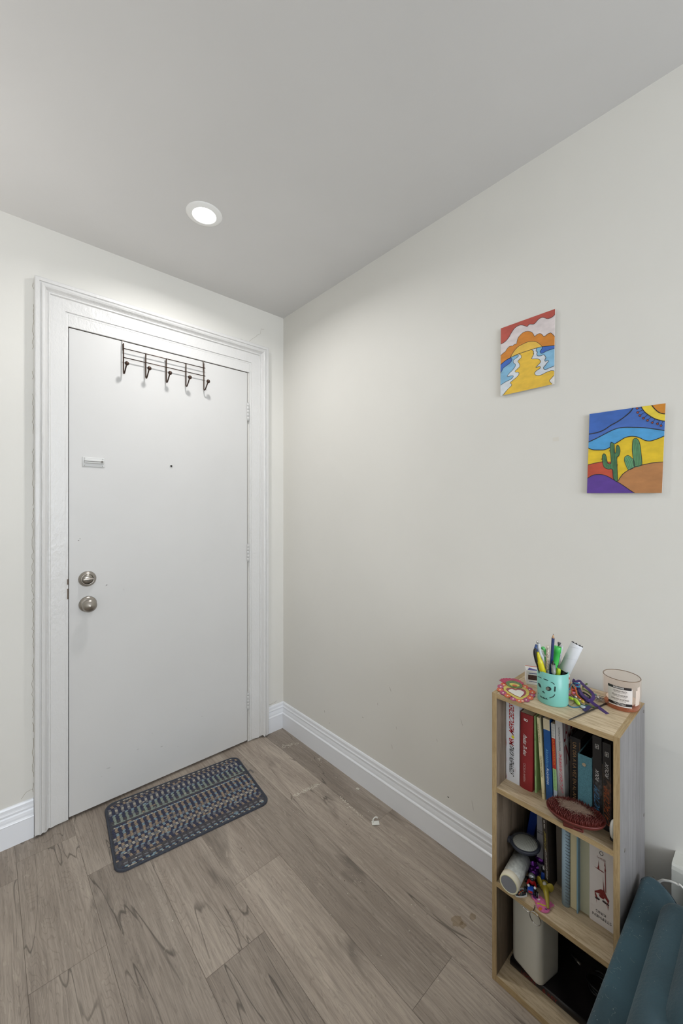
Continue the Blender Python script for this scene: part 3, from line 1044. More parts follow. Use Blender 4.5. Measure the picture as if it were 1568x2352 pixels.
painting('cactus_painting', 'canvas with green cacti in a yellow desert, hung lower and further right', 7.84, 1340, 920, Q2,
         [((228, 194, 44), Q2, 0), ((80, 160, 216), A2 + [(1600, 540), (1600, 600)] + A3[::-1] + [(40, 800)], 0), ((72, 112, 190), A2 + [(1600, 540), (1600, 0), (40, 0), (40, 748)], 0), ((62, 104, 184), A1 + [(40, 605), (40, 0), (890, 60)], 0),
          ((232, 206, 66), S1 + [(1600, 376), (1600, 0), (1030, 0)], 0), ((212, 138, 44), S2 + [(1600, 242), (1600, 0), (1222, 0)], 0),
          ((190, 80, 56), RHL + [(520, 1100), (560, 1460), (40, 1460), (40, 1165)], 0), ((94, 62, 150), PH + [(930, 1720), (40, 1720), (40, 1405)], 0), ((184, 128, 80), BH + [(1600, 1105), (1600, 1720), (930, 1720), (930, 1675), (800, 1590), (700, 1520), (640, 1480)], 0),
          ((104, 164, 120), C3, 2), ((98, 154, 108), C2, 2), ((82, 132, 90), C1, 2)] + dots,
         [(17, A1), (14, A2), (13, [p for p in A3 if p[0] < 480] + [(474, 842)]), (13, [p for p in A3 if p[0] > 550]), (15, S1), (16, S2), (9, RHL), (10, PH), (11, BH), (9, C1 + C1[:1]), (9, C2[-4:] + C2[:7]), (7, C3[:-2] + [(815, 1248), (770, 1190), (730, 1080)])] + dlines + strp)

# ================================================================ BOOKCASE
XF, XB, Y0, Y1, ZT = -.283, -.046, -1.459, -1.7562, .793
TS = .0125
Z1, Z2, Z3 = .5352, .2760, .0178
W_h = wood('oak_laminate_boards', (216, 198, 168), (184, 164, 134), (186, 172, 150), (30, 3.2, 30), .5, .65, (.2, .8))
W_shaded = wood('oak_laminate_shaded', (140, 124, 106), (102, 88, 73), (160, 150, 138), (26, 30, 2.2), .5, .6, (.2, .8))  # same laminate, with the shade of the inner faces put into its colour
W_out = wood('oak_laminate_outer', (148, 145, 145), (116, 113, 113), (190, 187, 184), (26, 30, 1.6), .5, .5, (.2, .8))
W_e = wood('oak_edge_band', (190, 166, 126), (162, 138, 100), (190, 172, 144), (60, 5, 60), .5, .5, (.2, .8))
W_ev = wood('oak_edge_band_vertical', (190, 166, 126), (162, 138, 100), (190, 172, 144), (60, 60, 5), .5, .5, (.2, .8))
bk = thing('bookcase', ((XF + XB) / 2, (Y0 + Y1) / 2, 0), 'narrow open oak-look bookcase with three compartments against the cream wall', 'bookcase')
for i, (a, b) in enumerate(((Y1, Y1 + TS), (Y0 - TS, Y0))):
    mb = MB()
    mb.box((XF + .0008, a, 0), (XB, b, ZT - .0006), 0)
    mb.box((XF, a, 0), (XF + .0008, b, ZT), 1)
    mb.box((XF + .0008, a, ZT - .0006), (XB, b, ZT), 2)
    sp = mb.build('side_panel', [W_out if not i else W_shaded, W_ev, wood('oak_edge_band_deep', (184, 162, 124), (158, 136, 98), (170, 150, 120), (5, 60, 60), .5, .5, (.2, .8)) if 'oak_edge_band_deep' not in D.materials else D.materials['oak_edge_band_deep']], bk)
    if not i:
        for (px, py) in ((1477.6, 1634), (1478, 1872), (1434, 1953)):
            c = on('y', Y1, px, py)
            MB().lathe([(.0042, 0), (.0042, .0006), (.002, .0004), (.0018, -.0)], c + Vector((0, .0001, 0)), (0, -1, 0), 14).build('screw_cap', mat('screw_cap_grey', (122, 116, 108), .45, metal=.5), sp)
for nm, z0, z1 in (('top_panel', ZT - TS, ZT), ('shelf_board', Z1 - TS, Z1), ('shelf_board', Z2 - TS, Z2), ('bottom_panel', .001, Z3)):
    mb = MB()
    mb.box((XF + .0008, Y1 + TS + .0001, z0), (XB - .004, Y0 - TS - .0001, z1), 0)
    mb.box((XF, Y1 + TS + .0001, z0), (XF + .0008, Y0 - TS - .0001, z1), 1)
    mb.build(nm, [W_h, W_e], bk)
MB().box((XB - .0038, Y1 + TS, .001), (XB - .0002, Y0 - TS, ZT - .001)).build('back_panel', W_shaded, bk)

# ================================================================ BOOKS
YV, ZV = Vector((0, 1, 0)), Vector((0, 0, 1))
M_page = mat('book_pages', (206, 192, 164), .9, bump=.5, bscale=30, stretch=(1, 60, 1))
M_page2 = mat('book_pages_pale', (206, 204, 182), .9, bump=.5, bscale=30, stretch=(1, 60, 1))
BOOKS = {}


def book(label, yl, yr, z0, h, xf, depth, dy, cover, texts=(), bands=(), pages=None, soft=True, name='book', group='books standing on the upper shelf', art=None, rough=.4, curve=0.0, gap=.002):
    """yl>yr: spine from left to right at its foot; dy: sideways lean of the top"""
    w = yl - yr
    yc = (yl + yr) / 2
    root = thing(name, (xf + depth / 2, yc, z0), label, 'book' if name == 'book' else name.split('_')[-1], group)
    S = lambda x, y, z: Vector((x, y + dy * (z - z0) / h, z))     # lean
    M_c = cover if not isinstance(cover, tuple) else mat('cover_%s_%s_%s' % cover, cover, rough, var=.03, vscale=60)
    t = .0006 if soft else .0018
    mb = MB()

    def bx(x0, x1, ya, yb, za, zb, mi=0):
        ya += .0001; yb -= .0001
        v = [S(x, y, z) for z in (za, zb) for x, y in ((x0, ya), (x1, ya), (x1, yb), (x0, yb))]
        mb.add(v, [[0, 3, 2, 1], [4, 5, 6, 7], [0, 1, 5, 4], [1, 2, 6, 5], [2, 3, 7, 6], [3, 0, 4, 7]], mi)
    if curve:
        n = 10
        cv_ = [(xf - curve * math.sin(PI * q / n) ** .7, yl - w * q / n) for q in range(n + 1)]
        v = [S(x, y, z) for z in (z0, z0 + h) for x, y in cv_]
        mb.add(v, [[q, q + 1, n + 2 + q, n + 1 + q] for q in range(n)], 0, True)
        v = [S(x, y, z) for z in (z0, z0 + h) for x, y in [(xf + t, yl)] + cv_ + [(xf + t, yr)]]
        m_ = n + 3
        mb.add(v, [list(range(m_))[::-1], [m_ + q for q in range(m_)]], 0)
    else:
        bx(xf, xf + t, yr, yl, z0, z0 + h)
    bx(xf + t, xf + depth, yl - t, yl, z0, z0 + h)
    bx(xf + t, xf + depth, yr, yr + t, z0, z0 + h)
    cv = mb.build('cover', M_c, root)
    g = gap if soft else .003
    g0 = .0002 if soft else .003
    mb = MB()
    bx(xf + t + .0003, xf + depth - .002, yr + t, yl - t, z0 + g0, z0 + h - (.0005 if soft else .004))
    mb.build('page_block', pages or M_page, root)
    if bands:
        mb = MB(); ms = []
        for (f0, f1, col) in bands:
            ms.append(mat('band_%s_%s_%s' % col, col, .45))
            za, zb = z0 + h * f0, z0 + h * f1
            x = xf - curve * .9 - .0002
            mb.poly([S(x, yl - .0002, za), S(x, yr + .0002, za), S(x, yr + .0002, zb), S(x, yl - .0002, zb)], len(ms) - 1)
        mb.build('spine_bands', ms, root)
    for (s, d, f0, f1, g0_, g1_, col, sh) in texts:
        # d: 'u' reads upward, 'd' downward, 'f' upside down, 'n' upright ; f along height, g across (0 left .. 1 right)
        mb = MB()
        x = xf - curve - .0005
        za, zb = z0 + h * f0, z0 + h * f1
        ya, yb = yl - w * g0_, yl - w * g1_
        ww, hh = (zb - za, ya - yb) if d in 'ud' else (ya - yb, zb - za)
        fn = {'u': lambda a, b: S(x, yb + b, za + a), 'd': lambda a, b: S(x, ya - b, zb - a),
              'n': lambda a, b: S(x, ya - a, za + b), 'f': lambda a, b: S(x, yb + a, zb - b)}[d]
        if s[0] == '#':
            scribble(mb, fn, ww, hh, int(s[1:]), 0, len(s) + int(f0 * 100))
        else:
            put_text(mb, s, (0, 0, 0), (1, 0, 0), (0, 1, 0), ww, hh, 0, sh, fn)
        mb.build('spine_lettering', mat('ink_%s_%s_%s' % col, col, .5), root)
    if art:
        art(root, S)
    return root


BLK, WHT = (30, 28, 30), (232, 232, 228)
M_white = mat('white_gloss_cover', (216, 218, 224), .25, var=.015, vscale=40)
RED = (170, 34, 40)


def merc(root, S):
    x = -.2290 - .0006
    for (y, z, w_, h_) in ((-1.4735, .6385, .0012, .03), (-1.4745, .544, .0016, .02), (-1.4985, .5725, .0009, .016), (-1.474, .59, .0007, .02)):
        MB().poly([S(x, y - w_ / 2, z - h_ / 2), S(x, y + w_ / 2, z), S(x, y, z + h_ / 2)]).build('red_drip', mat('ink_170_34_40', RED, .5), root)
    MB().lathe([(.0042, 0), (.0042, .0002)], (x + .0002, -1.4925, .6622), (-1, 0, 0), 20).build('yellow_dot', mat('yellow_print', (222, 206, 50), .5), root, 'yellow smiley dot')


book('thick white glossy book with red and black spine lettering, leftmost on the upper shelf', -1.4727, -1.5104, Z1, .236, -.229, .150, 0, M_white,
     [('*STEPHEN KING', 'u', .065, .415, .27, .60, BLK, .12), ('*MR', 'u', .435, .515, .24, .58, RED, .12), ('*MERCEDES', 'u', .555, .90, .24, .60, RED, .12)], art=merc)


def redart(root, S):
    mb = MB()
    put_text(mb, 'B', (0, 0, 0), (1, 0, 0), (0, 1, 0), .0065, .010, 0, 0, lambda a, b: S(-.2290 - .0034, -1.5325 + b, .722 - a + .006))
    mb.build('publisher_mark', mat('ink_232_232_228', WHT), root)


book('thick dark red softcover with white handwritten title on its spine', -1.5118, -1.5452, Z1, .2065, -.229, .145, -.002, (134, 34, 38),
     [('Posdata: Te Amo', 'd', .46, .73, .28, .56, WHT, .1), ('CECELIA AHERN', 'd', .10, .345, .32, .48, (190, 150, 146), 0)], curve=.003, art=redart, rough=.35)
book('thin pale green booklet between the dark red book and a cream book', -1.5495, -1.5540, Z1, .206, -.2235, .100, .002, (158, 196, 134),
     [('#9', 'u', .22, .30, .2, .8, (120, 150, 100), 0), ('#9', 'u', .68, .78, .2, .8, (120, 150, 100), 0)], pages=M_page2)
book('slim cream book leaning left beside the blue one', -1.5722, -1.5790, Z1, .2105, -.2335, .130, .0135, (214, 202, 160),
     [('PEDRO PÁRAMO', 'u', .27, .53, .15, .80, (104, 92, 60), 0), ('JUAN RULFO', 'u', .69, .92, .15, .80, (104, 92, 60), 0)], [(.07, .075, (150, 130, 90))])
book('bright blue book with a cream band at the top of its spine', -1.5812, -1.5978, Z1, .213, -.2295, .140, .0085, (20, 78, 140),
     [('Alcohólicos', 'd', .41, .63, .22, .62, (104, 164, 208), 0), ('Anónimos', 'd', .20, .40, .22, .62, (206, 222, 236), 0)], [(.865, 1.0, (202, 190, 160))])


def grid(root, S):
    mb = MB()
    for k in range(3):
        y = -1.6007 - .0024 * k
        mb.poly([S(-.2299, y, Z1 + .172), S(-.2299, y - .0004, Z1 + .172), S(-.2299, y - .0004, Z1 + .2065), S(-.2299, y, Z1 + .2065)])
    for k in range(5):
        z = Z1 + .175 + .0072 * k
        mb.poly([S(-.2299, -1.6003, z), S(-.2299, -1.6088, z), S(-.2299, -1.6088, z + .0004), S(-.2299, -1.6003, z + .0004)])
    mb.build('spine_grid', mat('grid_grey', (120, 120, 122)), root)


book('slim book with red, green and white spine sections beside a blue book', -1.6000, -1.6092, Z1, .2065, -.2290, .125, .0075, (196, 200, 204),
     [('LA HOJARASCA', 'd', .49, .80, .18, .72, (226, 150, 40), 0), ('GARCÍA MÁRQUEZ', 'd', .20, .425, .25, .65, (90, 130, 80), 0), ('O.', 'n', .06, .115, .2, .75, (40, 60, 90), .1)],
     [(.82, 1, (200, 198, 194)), (.44, .82, (178, 44, 30)), (.175, .44, (150, 190, 130)), (0, .175, (176, 190, 206))], art=grid)


def casa(root, S):
    mb = MB()
    ys = -1.6277
    for (s, xa, xb, za, zb, col) in (('LACASA', -.222, -.13, .700, .752, 0), ('IN', -.222, -.185, .640, .690, 0), ('FERNAL', -.184, -.12, .645, .684, 0)):
        put_text(mb, s, (0, 0, 0), (1, 0, 0), (0, 1, 0), xb - xa, zb - za, 0, 0, lambda a, b, xa=xa, za=za: S(xa + a, ys - .0001, za + b))
    for x, z0_, z1_ in ((-.2205, .60, .645), (-.205, .62, .65), (-.213, .665, .70)):
        mb.poly([S(x - .001, ys - .0001, z1_), S(x + .001, ys - .0001, z1_), S(x, ys - .0001, z0_)])
    mb.build('cover_lettering', mat('cover_red', (122, 22, 36), .5), root)


def fade_mat():
    m = D.materials.new('grey_fade_cover')
    m.use_nodes = True
    nt = m.node_tree
    tc = nt.nodes.new('ShaderNodeTexCoord'); sp = nt.nodes.new('ShaderNodeSeparateXYZ'); r = nt.nodes.new('ShaderNodeValToRGB')
    nz = nt.nodes.new('ShaderNodeTexNoise'); nz.inputs['Scale'].default_value = 22
    ad = nt.nodes.new('ShaderNodeMath'); ad.operation = 'MULTIPLY_ADD'; ad.inputs[1].default_value = .06
    nt.links.new(tc.outputs['Object'], sp.inputs[0]); nt.links.new(tc.outputs['Object'], nz.inputs['Vector'])
    nt.links.new(nz.outputs['Fac'], ad.inputs[0]); nt.links.new(sp.outputs['Z'], ad.inputs[2])
    e = r.color_ramp.elements
    e[0].position = .03; e[0].color = rgb((88, 84, 84)); e[1].position = .13; e[1].color = rgb((186, 184, 184))
    nt.links.new(ad.outputs[0], r.inputs['Fac'])
    nt.links.new(r.outputs[0], nt.nodes['Principled BSDF'].inputs['Base Color'])
    nt.nodes['Principled BSDF'].inputs['Roughness'].default_value = .4
    return m


book('pale grey book with red dripping title and a smoky foot', -1.6112, -1.6275, Z1, .2185, -.2290, .150, .0085, fade_mat(),
     [('RICHARD MATHESON', 'u', .66, .93, .42, .66, (60, 56, 58), 0), ('LA CASA INFERNAL', 'u', .17, .62, .30, .76, (200, 70, 88), .1)], art=casa)


def foil(root, S):
    mb = MB()
    for y in (-1.6323, -1.6525):
        mb.poly([S(-.2056, y, Z1 + .01), S(-.2056, y - .0005, Z1 + .01), S(-.2056, y - .0005, Z1 + .172), S(-.2056, y, Z1 + .172)])
    mb.build('foil_rule', mat('gold_foil', (176, 140, 90), .4, metal=.4), root)


book('black book with gold spine title, set back behind the small blue ring binder', -1.6300, -1.6545, Z1, .180, -.2050, .135, 0, (26, 26, 32),
     [('UN DÍA A LA VEZ EN AL-ANON', 'd', .03, .93, .28, .68, (170, 132, 88), 0)], pages=mat('dark_page_edge', (52, 50, 52), .8), soft=False, art=foil)

# --- ring binder
br = thing('ring_binder', (-.15, -1.6712, Z1), 'small empty ring binder in blue-grey cloth with a metal finger ring', 'binder', 'books standing on the upper shelf')
M_cloth = mat('blue_grey_cloth', (84, 132, 146), .85, var=.10, vscale=420, bump=.5, bscale=700)
yl, yr, hb = -1.6558, -1.6868, .157
MB().box((-.2292, yr, Z1), (-.2272, yl, Z1 + hb), 0, .0004).build('spine', M_cloth, br)
for a, b in ((yl - .002, yl), (yr, yr + .002)):
    MB().box((-.2272, a, Z1), (-.085, b, Z1 + hb)).build('cover_board', M_cloth, br)
mb = MB()
mb.box((-.2271, yl - .0024, Z1 + .002), (-.087, yl - .0021, Z1 + hb - .002)).box((-.2271, yr + .0021, Z1 + .002), (-.087, yr + .0024, Z1 + hb - .002)).box((-.2271, yr + .002, Z1 + .001), (-.2268, yl - .002, Z1 + hb - .001)).box((-.2268, yr + .002, Z1 + .001), (-.087, yl - .002, Z1 + .003))
mb.build('black_lining', mat('binder_lining', (18, 18, 22), .6), br)
MB().lathe([(.0025, 0), (.0042, .0002), (.0046, .001), (.0038, .0014), (.0026, .0006)], (-.2292, -1.6698, Z1 + .135), (-1, 0, 0), 20).build('finger_ring', mat('eyelet_metal', (196, 184, 164), .3, metal=.9), br, 'small metal finger ring')
MB().lathe([(.0026, 0), (.0026, .0002)], (-.2293, -1.6698, Z1 + .135), (-1, 0, 0), 14).build('ring_hole', M_black, br)


def logo(col, yc, zc, root, S, xx=-.2297):
    mb = MB()
    w_, h_, t = .0036, .0052, .0007
    P = lambda a, b: S(xx, yc - a, zc + b)
    for (a0, b0, a1, b1) in ((-w_, -h_, w_, -h_ + t), (-w_, h_ - t, w_, h_), (-w_, -h_, -w_ + t, h_), (w_ - t, -h_, w_, h_)):
        mb.poly([P(a0, b0), P(a1, b0), P(a1, b1), P(a0, b1)])
    mb.poly([P(.0006, .0036), P(.0012, .0008), P(-.0018, .0004), P(-.0020, -.0004)])
    mb.poly([P(-.0006, -.0036), P(-.0012, -.0008), P(.0018, -.0004), P(.0020, .0004)])
    mb.build('publisher_mark', mat('ink_232_232_228', WHT), root)




def smoke(name, c, z0_, z1_):
    """black cover whose printed picture is a smoky blotch in a band of its height"""
    m = D.materials.new(name)
    m.use_nodes = True
    nt = m.node_tree
    N, L = nt.nodes.new, nt.links.new
    tc = N('ShaderNodeTexCoord'); sp = N('ShaderNodeSeparateXYZ'); nz = N('ShaderNodeTexNoise')
    nz.inputs['Scale'].default_value = 90; nz.inputs['Detail'].default_value = 6; nz.inputs['Distortion'].default_value = 1.2
    L(tc.outputs['Object'], sp.inputs[0]); L(tc.outputs['Object'], nz.inputs['Vector'])
    r = N('ShaderNodeValToRGB')
    e = r.color_ramp.elements
    e[0].position = z0_ * 4; e[0].color = (0, 0, 0, 1); e[1].position = z1_ * 4; e[1].color = (0, 0, 0, 1)
    k = r.color_ramp.elements.new((z0_ + z1_) * 2); k.color = (1, 1, 1, 1)
    sc = N('ShaderNodeMath'); sc.operation = 'MULTIPLY'; sc.inputs[1].default_value = 4
    L(sp.outputs['Z'], sc.inputs[0]); L(sc.outputs[0], r.inputs['Fac'])
    n2 = N('ShaderNodeMapRange'); n2.inputs['From Min'].default_value = .38; n2.inputs['From Max'].default_value = .68
    L(nz.outputs['Fac'], n2.inputs['Value'])
    mu = N('ShaderNodeMath'); mu.operation = 'MULTIPLY'
    L(r.outputs[0], mu.inputs[0]); L(n2.outputs[0], mu.inputs[1])
    mx = N('ShaderNodeMixRGB'); mx.inputs[1].default_value = rgb((32, 31, 33)); mx.inputs[2].default_value = rgb(c)
    L(mu.outputs[0], mx.inputs[0])
    b = nt.nodes['Principled BSDF']
    L(mx.outputs[0], b.inputs['Base Color']); b.inputs['Roughness'].default_value = .35
    return m


M_blkc = smoke('black_cover_grey_smoke', (92, 94, 96), .05, .13)
M_blkd = smoke('black_cover_brown_smoke', (116, 84, 62), .04, .15)


def blk_edge(y, z0_, h_):
    def f(root, S):
        MB().poly([S(-.2295, y, Z1 + .002), S(-.2295, y - .0006, Z1 + .002), S(-.2295, y - .0006, Z1 + h_), S(-.2295, y, Z1 + h_)]).build('pale_cover_edge', mat('pale_edge', (150, 140, 124)), root)
        logo(None, y - .0085, Z1 + .192 if y < -1.70 else Z1 + .196, root, S)
    return f


book('black softcover with blue scrawled title, beside the blue-grey binder', -1.6893, -1.7088, Z1, .2155, -.2290, .150, .002, M_blkc,
     [('SANCTUM', 'u', .05, .40, .15, .72, (70, 124, 164), .15), ('ROUX', 'u', .50, .62, .30, .66, (214, 214, 214), .15)],
     art=lambda root, S: logo(None, -1.6990, Z1 + .192, root, S), pages=mat('dark_page_edge', (52, 50, 52), .8))
book('black softcover with orange scrawled title, rightmost on the upper shelf', -1.7104, -1.7275, Z1, .208, -.2290, .150, .002, M_blkd,
     [('CATACOMB', 'u', .05, .46, .12, .78, (160, 84, 44), .15), ('ROUX', 'u', .60, .76, .30, .72, (214, 214, 214), .15)],
     art=lambda root, S: (logo(None, -1.7195, Z1 + .182, root, S), MB().poly([S(-.2295, -1.7104, Z1 + .002), S(-.2295, -1.711, Z1 + .002), S(-.2295, -1.711, Z1 + .155), S(-.2295, -1.7104, Z1 + .155)]).build('pale_cover_edge', mat('pale_edge', (150, 140, 124)), root)), pages=mat('dark_page_edge', (52, 46, 40), .8))
# smoky pictures on the two black spines
# white object wedged at the right end
t_ = thing('plastic_trinket', (-.25, -1.7355, Z1), 'small white plastic thing with a black underside wedged beside the rightmost black book', 'trinket')
MB().ball((-.249, -1.7357, Z1 + .026), .0072, 0, 16, (2.0, 1, 3.0)).build('white_shell', mat('white_plastic', (226, 226, 220), .35), t_)
MB().lathe([(.0060, 0), (.0065, .003), (.0045, .007)], (-.249, -1.7357, Z1 + .0002), n=16).build('black_base', mat('black_plastic', (24, 24, 26), .4), t_)

# ---------------------------------------------------------------- pet brush
pb = thing('rubber_pet_brush', (-.272, -1.6645, Z1), 'oval dark red rubber grooming brush with a tuft of fur, overhanging the shelf edge', 'pet brush')
bd = Vector((-.2547 + .2905, -1.7218 + 1.6069, 0)).normalized()
Rb = Matrix(((bd.x, -bd.y, 0), (bd.y, bd.x, 0), (0, 0, 1))).to_4x4()
BC = Vector((-.2735, -1.6640, Z1))
Mb = Matrix.Translation(BC) @ Rb


def oval(ax_, by_, z, n=40):
    return [Vector((ax_ * math.cos(2 * PI * k / n), by_ * math.sin(2 * PI * k / n), z)) for k in range(n)]


M_rub = mat('dark_red_rubber', (96, 38, 32), .45, bump=.1, bscale=300)
AX, BY = .0620, .0445
mb = MB()
rings = [oval(AX * .80, BY * .72, .0265), oval(AX * .93, BY * .9, .029), oval(AX, BY, .035), oval(AX * 1.005, BY * 1.008, .0385), oval(AX * .99, BY * .985, .0395), oval(AX * .965, BY * .95, .0375)]
vs = [Mb @ v for r in rings for v in r]
n = 40
fs = [list(range(n))[::-1], [5 * n + k for k in range(n)]]
for i in range(5):
    for k in range(n):
        k2 = (k + 1) % n
        fs.append([i * n + k, i * n + k2, (i + 1) * n + k2, (i + 1) * n + k])
mb.add(vs, fs, 0, True)
mb.sm[0] = mb.sm[1] = False
mb.build('brush_base', M_rub, pb)
mb = MB()
mb.box((-.026, -.012, 0.0005), (-.002, .022, .030), 0, .003, 3, M=Mb).box((.012, -.012, 0.0005), (.017, .022, .030), 0, .002, 3, M=Mb).box((-.026, -.012, 0.0005), (.017, .022, .007), 0, .0025, 3, M=Mb)
mb.build('strap_handle', M_rub, pb)
mb = MB()
rn = random.Random(4)
for i in range(-12, 13):
    for j in range(-9, 10):
        x, y = i * .0049 + (j % 2) * .0024, j * .0049
        if (x / (AX * .93)) ** 2 + (y / (BY * .92)) ** 2 > 1:
            continue
        mb.lathe([(.0013, 0), (.0011, .004), (.0008, .0085), (0, .0095)], Mb @ Vector((x, y, .037)), Vector(((rn.random() - .5) * .15, (rn.random() - .5) * .15, 1)), 6)
tag(mb.build('rubber_bristles', M_rub, pb), kind='stuff')
mb = MB()
for _ in range(900):
    a = rn.random() * 2 * PI
    cx, cy = rn.gauss(-.002, .0125), rn.gauss(.002, .0055)
    r_ = .004 + rn.random() * .010
    ps = []
    z = .0455 + abs(rn.gauss(0, .0022))
    a1 = a
    p = Vector((cx, cy, z))
    for s_ in range(6):
        ps.append(Mb @ p)
        a1 += (rn.random() - .3) * 1.1
        p = p + Vector((math.cos(a1) * r_ * .35, math.sin(a1) * r_ * .28, (rn.random() - .5) * .0016))
    mb.tube(ps, .00014, 3, caps=False)
tag(mb.build('fur_tuft', mat('taupe_fur', (158, 132, 112), .8, sheen=.3), pb, 'taupe tuft of loose fur'), kind='stuff')

# ================================================================ MIDDLE COMPARTMENT
G2 = 'books standing on the middle shelf'
# blue folder leaning at the back
t_ = thing('ring_folder', (-.10, -1.50, Z2), 'dark blue folder leaning at the back left of the middle shelf', 'folder', G2)
q = [(-.135, -1.4785, Z2), (-.135, -1.5005, Z2), (-.135, -1.5330, .462), (-.135, -1.5090, .468)]
MB().prism(q, (.0012, 0, 0)).build('spine', mat('royal_blue_plastic', (22, 52, 130), .3), t_)
for a, b, e in ((q[0], q[3], -.0015), (q[1], q[2], .0015)):
    MB().prism([a, (a[0], a[1] + e, a[2]), (b[0], b[1] + e, b[2]), b], (.075, 0, 0)).build('cover_board', mat('royal_blue_plastic', (22, 52, 130), .3), t_)
book('pale grey book half hidden behind the hairbrush', -1.5335, -1.5500, Z2, .225, -.170, .10, -.0005, (150, 150, 156),
     [('#7', 'n', .50, .525, .1, .95, (60, 60, 64), 0)], [(.535, .54, (60, 60, 64))], group=G2)
book('dark brown book with a yellow and white script title, middle shelf', -1.5690, -1.5815, Z2, .225, -.2040, .115, .0105, (50, 42, 36),
     [('Novelas de terror de', 'u', .10, .44, .25, .66, (200, 196, 188), .18), ('H. P. Lovecraft', 'u', .455, .66, .25, .66, (176, 160, 62), .18), ('#13', 'u', .72, .86, .3, .6, (200, 196, 188), .1)], group=G2, pages=mat('dark_page_edge', (52, 50, 52), .8))
book('taupe book set back between the dark brown book and the notebook', -1.5850, -1.6030, Z2, .228, -.1650, .10, .004, (112, 104, 94),
     [('#4', 'u', .80, .84, .3, .8, (150, 140, 90), 0)], group=G2)
# spiral notebook
t_ = thing('spiral_notebook', (-.15, -1.621, Z2), 'pale blue spiral-bound notebook standing on the middle shelf', 'notebook', G2)
M_pb = mat('pale_blue_card', (160, 186, 204), .55)
mb = MB()
yc, w2 = -1.6215, .0095
prof = [(-.206, yc + w2)] + [(-.2085 - .0085 * math.sin(PI * k / 8), yc + w2 * math.cos(PI * k / 8)) for k in range(9)] + [(-.206, yc - w2)]
mb.prism([(x, y, Z2 + .0003) for x, y in prof], (0, 0, .225), 0, True)
mb.box((-.206, yc + w2 - .0012, Z2 + .0003), (-.075, yc + w2, Z2 + .2253)).box((-.206, yc - w2, Z2 + .0003), (-.075, yc - w2 + .0012, Z2 + .2253))
mb.build('cover', M_pb, t_)
MB().box((-.2055, yc - w2 + .0014, Z2 + .002), (-.078, yc + w2 - .0014, Z2 + .223)).build('page_block', M_page2, t_)
for k in range(26):
    z = Z2 + .010 + k * .0083
    c = Vector((-.2125, yc - .0045, z))
    ps = [c + Vector((-.0055 * math.sin(a) * .6 - .001, -.0062 * math.cos(a) , .0012 * a)) for a in [j * PI / 6 - .2 for j in range(8)]]
    MB().tube(ps, .0007, 5).build('spiral_loop', mat('grey_wire', (110, 116, 130), .35, metal=.6), t_)
# book with its pages outward and pale blue cover
t_ = thing('book', (-.14, -1.641, Z2), 'hardback turned pages outward with a pale blue cover board on its right', 'book', G2)
MB().box((-.209, -1.6476, Z2 + .0025), (-.07, -1.6322, Z2 + .224)).build('page_block', mat('cream_fore_edge', (206, 196, 160), .9, bump=.4, bscale=30, stretch=(1, 60, 1)), t_)
MB().box((-.2135, -1.6512, Z2 + .0002), (-.066, -1.6480, Z2 + .228), 0, .0006).build('cover', mat('slate_blue_board', (124, 158, 176), .55), t_)
t_ = thing('book', (-.14, -1.662, Z2), 'thick book turned with pale greenish pages outward beside the upside-down white book', 'book', G2)
MB().box((-.199, -1.6728, Z2 + .0015), (-.07, -1.6524, Z2 + .222)).build('page_block', mat('greenish_fore_edge', (186, 186, 162), .9, bump=.4, bscale=30, stretch=(1, 60, 1)), t_)
mb = MB()
mb.box((-.200, -1.6734, Z2 + .0002), (-.068, -1.6728, Z2 + .2235)).box((-.200, -1.6524, Z2 + .0002), (-.068, -1.6518, Z2 + .2235)).box((-.0685, -1.6734, Z2 + .0002), (-.068, -1.6518, Z2 + .2235))
mb.build('cover', mat('pale_cover_white', (206, 208, 206), .5), t_)


def car(root, S):
    # dark red upside-down battered car picture with long drips above it
    mb = MB()
    k = lambda x, y: on('x', -.2028, 1120 + x / 4.9, 1820 + y / 4.9)
    mb.poly([k(*p) for p in ((1200, 1105), (1235, 1100), (1270, 1090), (1310, 1110), (1330, 1160), (1345, 1195), (1365, 1225), (1352, 1265), (1330, 1285), (1348, 1240), (1325, 1205), (1300, 1165), (1270, 1150), (1235, 1130), (1212, 1125), (1228, 1170), (1240, 1200), (1220, 1195), (1205, 1150))], 0)
    mb.poly([k(*p) for p in ((1245, 1145), (1290, 1150), (1315, 1190), (1300, 1205), (1260, 1180))], 0)
    mb.poly([k(*p) for p in ((1200, 1170), (1240, 1185), (1260, 1205), (1250, 1215), (1215, 1195))], 1)
    mb.poly([k(*p) for p in ((1290, 1210), (1330, 1240), (1365, 1270), (1358, 1282), (1320, 1255), (1288, 1228))], 1)
    for q in (((1222, 1195), (1219, 1245), (1227, 1200)), ((1345, 1280), (1352, 1335), (1357, 1282)), ((1292, 935), (1298, 1115), (1306, 1115)), ((1318, 830), (1312, 880), (1316, 905), (1322, 1130), (1330, 1130), (1324, 905), (1328, 880)),
              ((1302, 1000), (1308, 1120), (1314, 1120)), ((1190, 828), (1235, 862), (1308, 912), (1300, 898), (1250, 862)), ((1243, 760), (1240, 820), (1232, 850), (1238, 868), (1250, 866), (1252, 845), (1247, 820)), ((1315, 760), (1310, 830), (1324, 850), (1320, 815))):
        mb.poly([k(*p) for p in q], 0)
    mb.build('cover_picture', [mat('dried_red_print', (124, 34, 34), .5), mat('dark_print', (58, 44, 48), .5)], root)


